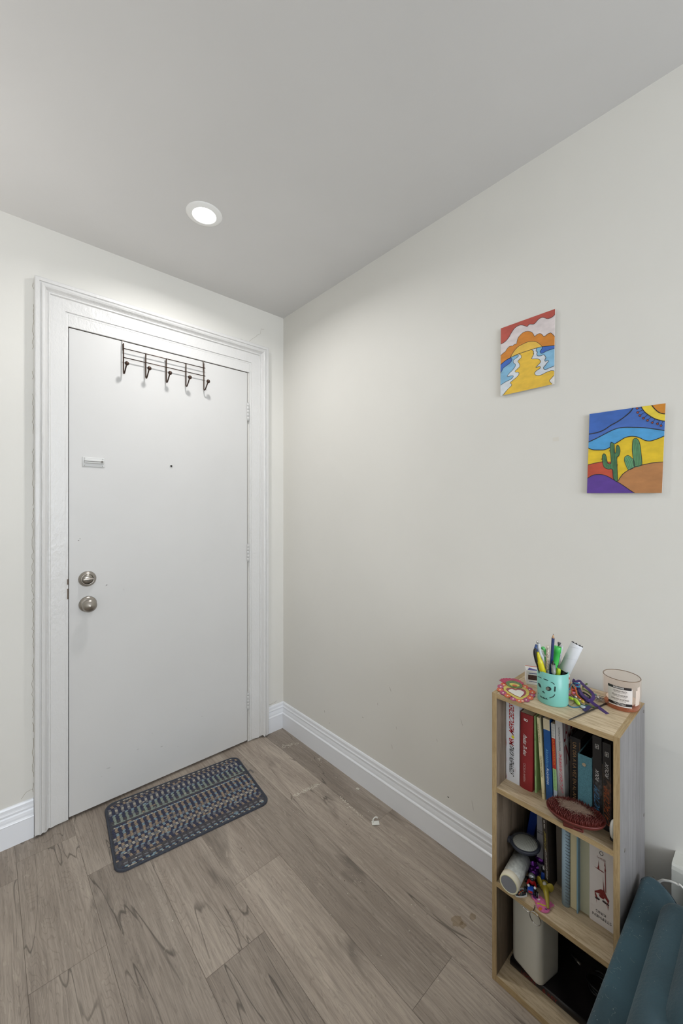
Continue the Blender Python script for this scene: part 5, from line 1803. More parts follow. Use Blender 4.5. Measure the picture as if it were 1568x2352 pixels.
nt.links.new(fz_.outputs[0], ad.inputs[0]); nt.links.new(ad.outputs[0], mx.inputs[0])
nt.links.new(tr.outputs[0], mx.inputs[1]); nt.links.new(bs.outputs[0], mx.inputs[2])
nt.links.new(mx.outputs[0], nt.nodes['Material Output'].inputs['Surface'])
MB().lathe([(.0050, .0085), (.0052, .0085), (.0054, .032)], top, ax, 18, close=False).build('clear_cap', M_clr, t_)
MB().tube([top + ax * .011, b], .0030, 12).build('barrel', mat('grey_green_plastic', (120, 132, 122), .3), t_)
# lime highlighter end
top, rim = K(815, 1068, -.012), K(795, 1215, -.012)
b = down(top, rim)
t_ = thing('lime_marker', b, 'lime yellow marker end just showing over the cup rim', 'marker', G3)
MB().tube([top, top + (rim - top) * .2, rim, b], [.0038, .0052, .0056, .0056], 8, smooth=False).build('barrel', mat('lime_plastic', (178, 206, 50), .35), t_)
# white lint roller leaning out to the right
top, low = K(1290, 455, -.002), K(962, 1135, -.002)
ax = (low - top).normalized(); L_ = (low - top).length
b = down(top, low)
t_ = thing('small_lint_roller', b, 'white paper lint roller with black core leaning right in the cup', 'lint roller', G3)
MB().lathe([(.0118, 0), (.0145, .0004), (.0148, .004), (.0148, L_ - .0005), (.0118, L_)], top, ax, 32).build('paper_roll', mat('white_roll_paper', (214, 216, 220), .7, bump=.3, bscale=60), t_)
sp = [top + ax * (.006 + .058 * i / 40) + (ax.orthogonal().normalized() * math.cos(i * .28) + ax.cross(ax.orthogonal().normalized()) * math.sin(i * .28)) * .01485 for i in range(41)]
MB().tube(sp, .0003, 4).build('paper_seam', mat('grey_seam', (180, 182, 188), .7), t_)
mb = MB()
mb.lathe([(.0117, .0004), (.0117, -.0006), (.0105, -.0008), (0, -.0008)], top, ax, 24)
u_, w_ = ax.orthogonal().normalized(), ax.cross(ax.orthogonal().normalized())
for i in range(9):
    a = i * 2 * PI / 9
    c = top + (u_ * math.cos(a) + w_ * math.sin(a)) * .0125 - ax * .0006
    mb.ball(c, .0019, 0, 8)
mb.build('black_core', mat('black_plastic', (24, 24, 26), .4), t_)
MB().tube([low - ax * .004, low + ax * .008, b], [.0098, .0090, .0060], 18).build('handle', mat('black_plastic', (24, 24, 26), .4), t_)

# ---------------------------------------------------------------- matchbox
ma_ = Vector((.49, -.87, 0)).normalized()
md = Vector((.87, .49, 0)).normalized()
mo = Vector((-.1610, -1.5000, ZT + .0003))
ML, MW, MH = .112, .036, .040
Mm = Matrix((ma_, md, UP)).transposed().to_4x4()
Mm = Matrix.Translation(mo) @ Mm
t_ = thing('matchbox', mo + ma_ * ML / 2 + md * MW / 2, 'large white and red matchbox with a brown striking strip behind the pen cup', 'matchbox')
MB().box((0, 0, 0), (ML, MW, MH), 0, .0006, 1, M=Mm).build('sleeve', mat('matchbox_white', (222, 220, 216), .5), t_)
mb = MB()
T = lambda a, c, h, o: Mm @ Vector((a, c - o, h))
mb.poly([T(.005, 0, .0135, .0002), T(ML - .005, 0, .0135, .0002), T(ML - .005, 0, .0275, .0002), T(.005, 0, .0275, .0002)], 0)
for (a0, a1, z0_, z1_, mi_) in ((.006, ML - .006, .0315, .0335, 1), (.008, ML - .008, .0085, .0095, 1)):
    mb.poly([T(a0, 0, z0_, .0002), T(a1, 0, z0_, .0002), T(a1, 0, z1_, .0002), T(a0, 0, z1_, .0002)], mi_)
tz = MH + .0002
G = lambda a, c: Mm @ Vector((a, c, tz))
mb.poly([G(0.0005, MW - .004), G(ML - .0005, MW - .004), G(ML - .0005, MW), G(.0005, MW)], 2)
mb.poly([G(.004, .002), G(.042, .004), G(.010, .022)], 3)
mb.poly([G(.060, .006), G(.1, .006), G(.1, .026), G(.06, .026)], 2)
# right-hand end
Er = lambda c, h: Mm @ Vector((ML + .0002, c, h))
mb.poly([Er(.002, .004), Er(MW - .002, .004), Er(MW - .002, .030), Er(.002, .030)], 2)
mb.poly([T(ML - .006, 0, .028, .0003), T(ML - .0005, 0, .028, .0003), T(ML - .0005, 0, .034, .0003), T(ML - .006, 0, .034, .0003)], 2)
mb.build('printed_panels', [mat('striking_strip', (70, 46, 40), .9, var=.2, vscale=300), mat('print_blue', (88, 96, 140), .6), mat('print_red', (204, 78, 44), .5), mat('print_indigo', (74, 72, 140), .5)], t_)
mb = MB()
scribble(mb, lambda a, b: T(.007 + a, 0, .0308 + b, .0004), .040, .0024, 26, 0, 3)
scribble(mb, lambda a, b: T(.009 + a, 0, .0074 + b, .0004), .040, .0022, 26, 0, 4)
mb.build('small_print', mat('print_blue', (88, 96, 140), .6), t_)

# ---------------------------------------------------------------- heart ornament (milagro)
def hz(x, y, z=.0035):
    return on('z', ZT + z, 1140 + x / 15.68, 1530 + y / 15.68)


ht_ = thing('heart_ornament', (-.235, -1.515, ZT), 'painted tin flaming-heart ornament with scalloped pink and orange border, lying flat', 'ornament')
PET = [(265, 672, 0), (150, 742, 1), (125, 850, 0), (235, 962, 1), (398, 1065, 0), (598, 1180, 1), (810, 1240, 0), (930, 1255, 2), (1070, 1215, 1), (1205, 1140, 0), (1272, 1042, 1), (1290, 940, 0), (1185, 842, 1), (1030, 752, 0)]
mb = MB()
ms = [mat('tin_orange', (204, 92, 52), .4, var=.1, vscale=200), mat('tin_magenta', (160, 58, 104), .4, var=.12, vscale=200), mat('tin_salmon', (214, 118, 96), .4), mat('tin_ochre', (196, 178, 84), .4, var=.1, vscale=150),
      mat('tin_green', (84, 112, 62), .4, var=.3, vscale=250), mat('tin_pink_fan', (172, 40, 82), .4, var=.12, vscale=120), mat('tin_maroon', (138, 50, 66), .4, var=.1, vscale=100), mat('tin_yellow', (206, 196, 90), .4), mat('tin_cream', (222, 204, 180), .4), mat('tin_mirror_white', (216, 212, 202), .25)]
cx0, cy0 = 700, 960
for i, (x, y, c) in enumerate(PET):
    rx, ry = 118, 72
    if c == 2:
        rx, ry = 70, 45
    mb.prism([hz(x + rx * math.cos(a) + 18 * math.sin(a), y + ry * math.sin(a) + 10 * math.cos(a), .0016 + .0001 * (i % 2)) for a in [j * PI / 9 for j in range(18)]], (0, 0, .0008), c)
    mb.poly([hz(x + 32 * math.cos(a), y + 22 * math.sin(a), .0028) for a in [j * PI / 5 for j in range(10)]], 8)
mb.prism([hz(x, y, .0018) for x, y in ((245, 770), (330, 720), (420, 700), (560, 760), (760, 790), (960, 780), (1120, 850), (1185, 940), (1170, 1030), (1090, 1110), (960, 1180), (820, 1210), (680, 1170), (530, 1080), (380, 980), (260, 880))], (0, 0, .0014), 3)
fan_o = [(85, 510), (165, 458), (245, 440), (350, 432), (470, 438), (600, 448), (700, 470), (790, 495), (870, 535), (930, 580), (985, 605), (950, 680)]
fan = []
for i in range(len(fan_o) - 1):
    a, b = fan_o[i], fan_o[i + 1]
    fan += [a, ((a[0] + b[0]) / 2 + (a[0] - 600) * -.02, (a[1] + b[1]) / 2 + 18)]
fan += [fan_o[-1], (880, 680), (640, 560), (340, 600), (290, 628)]
mb.prism([hz(x, y, .0026) for x, y in fan], (0, 0, .0012), 5)
mb.prism([hz(635 + 300 * math.cos(a), 668 + 122 * math.sin(a) + 55 * math.cos(a), .0036) for a in [j * PI / 12 for j in range(24)]], (0, 0, .0010), 4)
mb.prism([hz(645 + 185 * math.cos(a), 680 + 52 * math.sin(a) + 32 * math.cos(a), .0047) for a in [j * PI / 10 for j in range(20)]], (0, 0, .0006), 7)
mb.prism([hz(655 + 88 * math.cos(a), 700 + 30 * math.sin(a) + 14 * math.cos(a), .0054) for a in [j * PI / 8 for j in range(16)]], (0, 0, .0005), 0)
mar = [(340, 830), (400, 795), (500, 785), (600, 800), (690, 840), (770, 810), (880, 812), (990, 850), (1060, 920), (1065, 985), (1000, 1060), (880, 1120), (850, 1135), (700, 1080), (540, 990), (410, 910)]
mb.prism([hz(x, y, .0033) for x, y in mar], (0, 0, .0008), 6)
mb.build('painted_tin', ms, ht_)
wh = [(420, 885), (470, 842), (555, 828), (640, 862), (700, 882), (760, 856), (870, 872), (985, 930), (985, 985), (905, 1070), (850, 1122), (720, 1072), (560, 985), (440, 910)]
MB().prism([hz(x, y, .0042) for x, y in wh], (0, 0, .0004)).build('heart_mirror', ms[9], ht_, 'pale heart-shaped mirror')

# ---------------------------------------------------------------- tangle of bracelets and ribbon
def q3(x, y, z):
    return on('z', ZT + z, 1295 + x / 13.07, 1540 + y / 13.07)


M_pur = mat('purple_satin', (60, 32, 100), .5)
pr = [(1300, 1300, .0012), (1130, 1175, .0015), (960, 1050, .0045), (800, 930, .0085), (660, 830, .0115), (560, 740, .013), (480, 620, .013), (440, 520, .012)]
ups = [(-.35, -.25, .9)] * 60
t_ = thing('purple_ribbon', q3(900, 1000, 0), 'purple satin ribbon looped over the tangle with one end hanging towards the front', 'ribbon')
mb = MB()
mb.band(crom([q3(*p) for p in pr], 5), .0085, .0006, (-.5, -.3, .8))
lp = [(440, 530, .012), (395, 470, .016), (390, 350, .021), (460, 320, .023), (530, 385, .022), (640, 490, .021), (760, 590, .0195), (860, 700, .016), (880, 800, .013), (830, 880, .0105), (720, 900, .0095), (640, 850, .0085)]
mb.band(crom([q3(*p) for p in lp], 5), .0080, .0006, (-.6, -.35, .72))
lp2 = [(300, 260, .018), (270, 330, .015), (300, 400, .012), (340, 300, .018)]
mb.band(crom([q3(*p) for p in lp2], 5), .0050, .0006, (-.6, -.35, .72))
mb.build('satin_band', M_pur, t_)


def cord(name, label, cat, pts, r, m, extra=None):
    p = crom([q3(*q) for q in pts], 6)
    return tag(MB().tube(p, r, 8).build(name, m), label, cat, 'bracelets tangled on the bookcase top')


M_cb = mat('teal_blue_cord', (50, 120, 156), .6, bump=.4, bscale=900)
cord('cord_bracelet', 'thin teal blue cord looping out beside the turquoise cup', 'bracelet', [(450, 480, .012), (340, 440, .014), (240, 400, .014), (180, 520, .012), (110, 640, .008), (65, 800, .004), (75, 940, .0018), (130, 1040, .0014), (230, 1095, .0014), (340, 1105, .0014), (490, 1085, .0014)], .0012, M_cb)
cord('cord_bracelet', 'bright blue cord knotted across the purple ribbon loops', 'bracelet', [(300, 370, .0195), (360, 385, .021), (430, 390, .0215), (470, 420, .017), (460, 490, .0165), (390, 490, .0165), (330, 470, .016)], .0016, mat('bright_blue_cord', (60, 146, 186), .6))
cord('cord_bracelet', 'orange cord strand running down to the lime tags', 'bracelet', [(345, 490, .0150), (355, 600, .013), (380, 710, .010), (450, 800, .0075), (520, 860, .0055), (590, 900, .004)], .0017, mat('orange_cord', (206, 92, 30), .6))
cord('cord_bracelet', 'dark orange cord at the left edge of the tangle beside the cup', 'bracelet', [(225, 500, .012), (235, 600, .011), (240, 700, .009), (310, 760, .007), (400, 780, .007)], .0014, mat('deep_orange_cord', (186, 74, 30), .6))
cord('cord_bracelet', 'olive green cord threaded through the purple loop', 'bracelet', [(555, 550, .0145), (640, 590, .0145), (720, 640, .0135), (790, 700, .011), (825, 745, .009)], .0018, mat('olive_cord', (104, 128, 44), .6))
cord('cord_bracelet', 'short olive cord end sticking up behind the purple ribbon', 'bracelet', [(560, 500, .010), (620, 450, .012), (660, 415, .013), (690, 400, .0135)], .0021, mat('olive_dark_cord', (88, 108, 46), .6))
cord('cord_bracelet', 'dark teal cord lying under the lime tags', 'bracelet', [(240, 720, .0055), (310, 800, .004), (400, 900, .0022), (490, 990, .0018), (600, 1050, .0018), (720, 1060, .002), (790, 1075, .002)], .0015, mat('dark_teal_cord', (36, 88, 104), .6))
cord('cord_bracelet', 'black braided cord inside the purple loop', 'bracelet', [(560, 660, .006), (640, 690, .006), (720, 740, .005), (780, 800, .0045), (720, 850, .0035), (620, 800, .0035), (580, 720, .0045)], .0020, mat('black_cord', (34, 32, 38), .7))
cord('cord_bracelet', 'fine gold chain loop on the shelf under the lime tags', 'bracelet', [(300, 890, .0012), (310, 950, .0009), (270, 1010, .0009), (200, 1045, .0009), (150, 1050, .0009)], .0006, mat('gold_chain', (170, 150, 80), .35, metal=.7))
M_dk = mat('dark_purple_cord', (40, 24, 62), .7)
for i, (lb, pts, r_, m_) in enumerate((
        ('dark purple cord curled under the purple ribbon', [(440, 500, .007), (470, 620, .0065), (560, 760, .005), (640, 900, .004), (760, 960, .0028)], .0024, M_dk),
        ('thick dark purple cord beside the orange cord', [(430, 560, .010), (440, 680, .008), (520, 800, .0055), (600, 870, .004)], .0026, M_dk),
        ('dark cord doubled back behind the red bead', [(250, 470, .008), (300, 560, .0075), (400, 560, .0075), (430, 640, .006)], .0020, mat('black_cord', (34, 32, 38), .7)),
        ('green and gold cord at the lower edge of the tangle', [(640, 1010, .0018), (740, 1040, .0030), (860, 1100, .0020), (900, 1100, .0016)], .0015, mat('olive_dark_cord', (88, 108, 46), .6)),
        ('grey metal chain heaped inside the purple loop', [(600, 740, .003), (660, 780, .0032), (720, 790, .003), (740, 830, .0026), (660, 850, .0024), (610, 790, .0022)], .0024, mat('grey_chain', (140, 136, 132), .35, metal=.6)),
        ('brown patterned band standing against the cup', [(150, 560, .010), (165, 430, .014), (150, 330, .019), (140, 240, .0235)], .0026, mat('brown_band', (120, 58, 44), .6)))):
    cord('cord_bracelet', lb, 'bracelet', pts, r_, m_)
M_lime = mat('neon_lime', (196, 226, 60), .4)
for a, b_, r_, lb in (((140, 800, .0052), (285, 875, .0052), .0036, 'neon lime plastic tag half behind the cup'), ((320, 850, .0050), (460, 1030, .0045), .0043, 'neon lime plastic tag lying nearest the front of the tangle')):
    A_, B2 = q3(*a), q3(*b_)
    dd = (B2 - A_); Ld = dd.length
    tag(MB().lathe([(0, 0), (r_ * .7, Ld * .04), (r_, Ld * .2), (r_, Ld * .6), (r_ * .9, Ld * .85), (r_ * .5, Ld * .98), (0, Ld)], A_, dd, 16).build('plastic_tag', M_lime), lb, 'tag', 'neon lime plastic tags')
for (x, y, z, r_, c, nm, lb) in ((290, 680, .0085, .0040, (198, 112, 140), 'pink_bead', 'dusty pink oval bead in the tangle beside the cup'), (165, 720, .0045, .0038, (176, 84, 110), 'pink_bead', 'darker rose bead half behind the cup'), (285, 590, .0105, .0040, (168, 26, 30), 'red_bead', 'glossy red bead between orange cords'),
                               (560, 930, .0045, .0036, (196, 170, 60), 'gold_bead', 'gold and dark bead below the orange cord'), (480, 880, .0045, .0026, (220, 214, 200), 'pearl_bead', 'small pearly bead above the gold bead'), (355, 790, .0075, .0026, (216, 196, 196), 'pearl_bead', 'small pinkish pearl by the orange cord'),
                               (930, 730, .0035, .0034, (92, 140, 140), 'teal_bead', 'teal bead behind the silver brooch'), (450, 370, .0235, .0020, (226, 226, 232), 'pearl_bead', 'tiny white bead on the topmost ribbon loop')):
    c_ = q3(x, y, z)
    tag(MB().ball(c_, r_, 0, 14, (1, 1.2, .9)).build(nm, mat('bead_%d_%d_%d' % c, c, .2)), lb, 'bead', 'beads in the bracelet tangle')
# crystal cluster
c_ = q3(560, 1090, .0035)
bm = bmesh.new(); bmesh.ops.create_icosphere(bm, subdivisions=2, radius=.0055)
rn = random.Random(8)
for v in bm.verts:
    v.co = Vector((v.co.x, v.co.y * 1.25, v.co.z * .65)) * (1 + (rn.random() - .5) * .3) + c_
tag(MB().frombm(bm).build('crystal_charm', mat('clear_crystal', (176, 190, 196), .1, metal=.3)), 'faceted clear charm at the front of the bracelet tangle', 'charm')
# navy ribbon end
tag(MB().band(crom([q3(580, 1200, .0012), q3(650, 1185, .0014), q3(730, 1110, .0022), q3(800, 1050, .003)], 4), .0085, .0006, (-.2, -.1, 1)).build('ribbon_end', mat('navy_satin', (38, 34, 92), .45)), 'short navy ribbon end tucked under the purple ribbon', 'ribbon')
# silver brooch
bc_ = q3(1025, 850, .0045)
t_ = thing('silver_brooch', bc_ - Vector((0, 0, .0045)), 'spiky tarnished silver brooch between the ribbon and the candle jar', 'brooch')
M_sil = mat('tarnished_silver', (158, 150, 146), .28, metal=.9)
MB().ball(bc_ + Vector((0, 0, .003)), .0035, 0, 12).build('centre_stone', mat('bright_silver', (220, 218, 216), .12, metal=1), t_)
mb = MB()
rn = random.Random(6)
for i in range(17):
    a = i * 2 * PI / 17
    r1 = .013 + rn.random() * .008
    tip = bc_ + Vector((math.cos(a) * r1 * .9, math.sin(a) * r1, (rn.random() - .25) * .009))
    mb.tube([bc_ + Vector((math.cos(a) * .002, math.sin(a) * .002, .001)), (bc_ + tip) / 2 + Vector((0, 0, .002)), tip], [.0010, .0013, .0006], 6)
mb.build('filigree_rays', M_sil, t_)
# black stick
s0, s1 = on('z', ZT + .0022, 1303.5, 1656), on('z', ZT + .0022, 1396, 1614)
s0.x = max(s0.x, XF - .006)
tag(MB().tube([s0, s0 + (s1 - s0) * .15, s0 + (s1 - s0) * .6, s1], [.0009, .0014, .0019, .0022], 10).build('black_stick', mat('black_wood', (38, 34, 32), .5)), 'tapered black stick lying across the bookcase top to its front edge', 'stick')

# ---------------------------------------------------------------- candle jar
KC = Vector((-.1065, -1.7195, ZT))
RB_, RR, KH = .0372, .0412, .0785
cj = thing('candle_jar', KC, 'nearly empty peach-tinted glass candle jar with a black and white label', 'candle jar')


def glass(name, tint, base, fac):
    m = D.materials.new(name)
    m.use_nodes = True
    nt = m.node_tree
    b = nt.nodes['Principled BSDF']
    b.inputs['Base Color'].default_value = rgb(base)
    b.inputs['Roughness'].default_value = .06
    tr = nt.nodes.new('ShaderNodeBsdfTransparent'); tr.inputs[0].default_value = rgb(tint)
    lw = nt.nodes.new('ShaderNodeLayerWeight'); lw.inputs['Blend'].default_value = .35
    mr = nt.nodes.new('ShaderNodeMapRange'); mr.inputs['To Min'].default_value = fac; mr.inputs['To Max'].default_value = min(1, fac + .22)
    mx = nt.nodes.new('ShaderNodeMixShader')
    nt.links.new(lw.outputs['Facing'], mr.inputs['Value'])
    nt.links.new(mr.outputs[0], mx.inputs[0])
    nt.links.new(tr.outputs[0], mx.inputs[1]); nt.links.new(b.outputs[0], mx.inputs[2])
    nt.links.new(mx.outputs[0], nt.nodes['Material Output'].inputs['Surface'])
    return m


M_gl1 = glass('peach_glass', (254, 250, 247), (222, 216, 210), .0)
M_gl2 = glass('deep_peach_glass', (250, 205, 170), (206, 130, 86), .25)


def rr_at(z):
    return RB_ + (RR - RB_) * min(1, z / (KH * .55)) ** .6 if z > .006 else RB_ - (.006 - z) ** 2 * 90


pf = [(rr_at(z), z) for z in (.0003, .0015, .004, .008, .014, .022, .032, .044, .056, .068, .0765)]
MB().lathe(pf + [(RR - .0004, KH), (RR - .0024, KH), (RR - .0030, KH - .002)] + [(rr_at(z) - .0030, z) for z in (.066, .052, .038, .026, .017)], KC, n=64, close=False).build('glass_wall', M_gl1, cj)
MB().lathe([(0, .0006), (RB_ - .003, .0006), (RB_ - .0012, .002), (rr_at(.008) - .0006, .009), (rr_at(.012) - .004, .0115), (RB_ - .012, .0085), (0, .0078)], KC, n=48).build('thick_base', M_gl2, cj)
MB().lathe([(RR - .0028, KH - .0008), (RR - .0014, KH + .0006), (RR - .0002, KH - .0008)], KC, n=64, close=False).build('rim', mat('rim_amber', (120, 100, 82), .12), cj)
MB().lathe([(0, .0123), (.012, .0121), (.024, .0125), (.0305, .015), (.0335, .020)], KC, n=40, close=False).build('wax_residue', mat('wax', (232, 216, 202), .45), cj)
# creamy wax film on the inner wall, right and back side
mb = MB()
for (a0, a1, z0_, z1_) in ((-2.05, -1.35, .016, .062),):
    n = 14
    vs = [KC + Vector(((rr_at(z) - .0033) * math.cos(a), (rr_at(z) - .0033) * math.sin(a), z)) for z in [z0_ + (z1_ - z0_) * j / 6 for j in range(7)] for a in [a0 + (a1 - a0) * i / n for i in range(n + 1)]]
    fs = []
    for j in range(6):
        for i in range(n):
            if j == 5 and (i < 3 or i > n - 4):
                continue
            a = j * (n + 1) + i
            fs.append([a, a + 1, a + n + 2, a + n + 1])
    mb.add(vs, fs, 0, True)
mb.build('wax_film', mat('wax_white', (226, 220, 214), .4), cj)
kc = lambda x, y, off=.0003: cyl(1370 + x / 13.07, 1520 + y / 13.07, KC, RR, off)
mb = MB()
# label given by four corners in the photo, bent round the jar
c00, c10, c01, c11 = kc(340, 1170), kc(1075, 1370), kc(330, 600), kc(1035, 780)


def ang(p):
    return math.atan2(p.y - KC.y, p.x - KC.x)


aL, aR = ang(c00), ang(c10)
if aR < aL:
    aR += 2 * PI
zb_, zt_ = .0125, .0630


def lab(u, v, off=.0004):
    a = aL + (aR - aL) * u
    z = zb_ + (zt_ - zb_) * v
    r_ = rr_at(z) + off
    return KC + Vector((r_ * math.cos(a), r_ * math.sin(a), z))


def lpatch(mbx, u0, u1, v0, v1, mi_, off, n=16, mv=4):
    vs = [lab(u0 + (u1 - u0) * i / n, v0 + (v1 - v0) * j / mv, off) for j in range(mv + 1) for i in range(n + 1)]
    fs = [[j * (n + 1) + i, j * (n + 1) + i + 1, (j + 1) * (n + 1) + i + 1, (j + 1) * (n + 1) + i] for j in range(mv) for i in range(n)]
    mbx.add(vs, fs, mi_, True)


mb = MB()
lpatch(mb, 0, 1, .0, .93, 0, .0002)
lpatch(mb, 0, 1, .055, .195, 1, .0004)
lpatch(mb, 0, .96, .875, 1.0, 1, .0004)
mb.build('label', [mat('label_white', (224, 216, 210), .5), mat('label_black', (34, 26, 26), .4)], cj)
mb = MB()
WL = (aR - aL) * RR
HL = zt_ - zb_


def ltext(s, u0, u1, v0, v1, mi_, off=.0006):
    put_text(mb, s, (0, 0, 0), (1, 0, 0), (0, 1, 0), u1 - u0, v1 - v0, mi_, 0, lambda a, b: lab(u0 + a, v0 + b, off))


def lscr(u0, u1, v0, v1, mi_, n_):
    scribble(mb, lambda a, b: lab(u0 + a, v0 + b, .0006), u1 - u0, v1 - v0, n_, mi_, int(v0 * 100))


ltext('GEORGIA PEACH', .25, .77, .735, .82, 0)
lscr(.28, .74, .690, .71, 0, 16)
ltext('PÊCHE DE GÉORGIE', .20, .80, .53, .63, 0)
lscr(.26, .76, .485, .505, 0, 18)
ltext('DURAZNO DE GEORGIA', .16, .86, .325, .41, 0)
lscr(.28, .74, .270, .290, 0, 16)
lscr(.25, .75, .135, .170, 1, 16)
lscr(.30, .74, .080, .115, 1, 14)
lscr(.24, .66, .90, .98, 1, 13)
mb.build('label_lettering', [mat('ink_brown', (92, 78, 72), .5), mat('ink_pale', (206, 202, 200), .5)], cj)

# ================================================================ ARMCHAIR (teal)
def velvet():
    m = mat('teal_velvet', (46, 72, 82), .85, var=.16, vscale=7, sheen=.12, bump=.5, bscale=180)
    return m


M_teal = velvet()


def pillow(mb, a, b, r, seg=6, sag=0.0, mi=0):
    """soft rounded block with slightly bulging faces"""
    bm = bmesh.new()
    bmesh.ops.create_cube(bm, size=1)
    a, b = Vector(a), Vector(b)
    c = (a + b) / 2; d = b - a
    for v in bm.verts:
        v.co = Vector((v.co.x * d.x, v.co.y * d.y, v.co.z * d.z)) + c
    bmesh.ops.bevel(bm, geom=bm.edges[:] + bm.verts[:], offset=r, segments=seg, profile=.5, affect='EDGES')
    bmesh.ops.subdivide_edges(bm, edges=[e for e in bm.edges if e.calc_length() > .05], cuts=14, use_grid_fill=True)
    for v in bm.verts:
        q = v.co - c
        fx, fy = 1 - min(1, abs(q.x / (d.x / 2))) ** 2, 1 - min(1, abs(q.y / (d.y / 2))) ** 2
        if q.z > 0:
            v.co.z += sag * fx * fy
    mb.frombm(bm, mi, True)


ac = thing('armchair', (-.55, -2.15, 0), 'teal velvet upholstered chair with a long narrow padded arm beside the bookcase', 'armchair')
# arm: long narrow slab with a rounded far end, its top dipping towards the seat
ZA = .405
plan = [(-.1440, -1.7662), (-.1320, -1.7672), (-.1200, -1.7735), (-.1145, -1.7862), (-.1180, -1.8000), (-.1270, -1.8145), (-.1355, -1.8240), (-.1440, -1.8315), (-.159, -1.8415), (-.19, -1.855), (-.23, -1.865)]
nl = 22
pts = [(x, y, ZA) for x, y in plan] + [(-.23 - .65 * i / nl, -1.865, ZA) for i in range(1, nl + 1)] + [(-.88 + .735 * i / nl, -1.7662, ZA) for i in range(0, nl)]
bm = bmesh.new()
f = bm.faces.new([bm.verts.new(p) for p in pts])
ex_ = bmesh.ops.extrude_face_region(bm, geom=[f])
for v in [e for e in ex_['geom'] if isinstance(e, bmesh.types.BMVert)]:
    v.co.z = .05
bmesh.ops.recalc_face_normals(bm, faces=bm.faces)
te = [e for e in bm.edges if all(abs(v.co.z - ZA) < 1e-6 for v in e.verts)]
bmesh.ops.bevel(bm, geom=te, offset=.011, segments=5, profile=.5, affect='EDGES')
for v in bm.verts:
    if v.co.z > .3:
        v.co.z -= max(0, (-1.800 - v.co.y)) * .15
mb = MB()
mb.frombm(bm, 0, True)
mb.sm = [False if len(f_) > 20 else True for f_ in mb.f]
arm = mb.build('padded_arm', M_teal, ac)
# seam piping round the far end
pp = [Vector((x, y, ZA - .010 - max(0, (-1.800 - y)) * .15)) for x, y in plan]
pp = [p + Vector((.0015, -.0008, 0)) for p in pp]
MB().tube(crom(pp, 3), .0016, 6).build('piping', mat('teal_velvet_dark', (34, 58, 70), .9), arm)
# seat cushion
mb = MB()
pillow(mb, (-.90, -2.60, .28), (-.200, -1.8180, .455), .036, 6, .012)
# front lip bulge over the crease
mb.build('seat_cushion', M_teal, ac)
mb = MB()
pillow(mb, (-.52, -2.60, .30), (-.215, -1.8620, .492), .05, 6, .008)
mb.build('back_cushion', M_teal, ac)
MB().box((-.88, -2.62, .05), (-.10, -1.88, .30), 0, .02, 3).build('seat_base', M_teal, ac)
for x, y in ((-.84, -1.80), (-.15, -1.80), (-.84, -2.56), (-.15, -2.56)):
    MB().lathe([(.016, 0), (.02, .052)], (x, y, 0), n=14).build('leg', mat('dark_leg_wood', (50, 36, 28), .5), ac)
# pet hairs and lint on the velvet
mb = MB()
rn = random.Random(77)
for _ in range(230):
    if rn.random() < .42:
        x, y, z = -.14 - rn.random() * .6, -1.770 - rn.random() * .030, ZA + .0012
        z -= max(0, (-1.80 - y)) * .15
    else:
        x, y = -.30 - rn.random() * .45, -1.835 - rn.random() * .20
        z = .4535 + .012 * (1 - ((x + .566) / .334) ** 2) * (1 - ((y + 2.206) / .394) ** 2)
    a = rn.random() * 6.3
    L_ = .002 + rn.random() ** 2 * .010
    if rn.random() < .35:
        mb.ball((x, y, z), .0004 + rn.random() * .0004, 0, 5)
        continue
    p0 = Vector((x, y, z))
    p1 = p0 + Vector((math.cos(a), math.sin(a), 0)) * L_ * .5 + Vector((math.sin(a), -math.cos(a), 0)) * L_ * .15
    p2 = p0 + Vector((math.cos(a), math.sin(a), 0)) * L_
    mb.tube(crom([p0, p1, p2], 3), .00013, 3, caps=False)
tag(mb.build('lint_and_hairs', mat('pale_lint', (138, 150, 150), .9), ac), kind='stuff')

# ================================================================ WALL HEATER and CABLE
wh_ = thing('wall_heater', (-.03, -2.3, .06), 'white metal wall heater with a sloping top behind the teal chair', 'heater')
mb = MB()
yh = -1.8120
pf = [(0, .06), (-.052, .06), (-.056, .07), (-.056, .404), (-.0535, .412), (-.050, .4165), (0, .4165)]
mb.prism([(x, yh, z) for x, z in pf], (0, -1.1, 0), 0, False)
mb.build('heater_casing', mat('heater_white', (214, 214, 206), .4), wh_)
MB().box((-.066, -2.88, .10), (-.0555, -1.842, .385), 0, .006, 3).build('front_panel', mat('heater_panel_white', (222, 222, 218), .35), wh_)
cp = [on('x', -.092, x, y) for x, y in ((1511, 2026), (1518, 2022.5), (1530, 2022.5), (1543, 2025.5), (1556, 2032), (1568, 2039.5))]
e0, e1_ = cp[0].copy(), cp[-1].copy()
cpp = [e0 + Vector((.006, .022, -.16)), e0 + Vector((.004, .018, -.07)), e0 + Vector((.002, .009, -.018))] + cp[1:] + [e1_ + Vector((0, -.05, -.04)), e1_ + Vector((.005, -.09, -.10)), e1_ + Vector((.010, -.11, -.2)), Vector((e1_.x + .010, e1_.y - .115, .06)), Vector((e1_.x + .009, e1_.y - .13, .0030)), Vector((e1_.x + .009, e1_.y - .25, .0030))]
tag(MB().tube(crom(cpp, 5), .0026, 10).build('white_cable', mat('white_pvc', (226, 224, 218), .4)), 'white cable arching between the teal chair and the wall heater', 'cable')

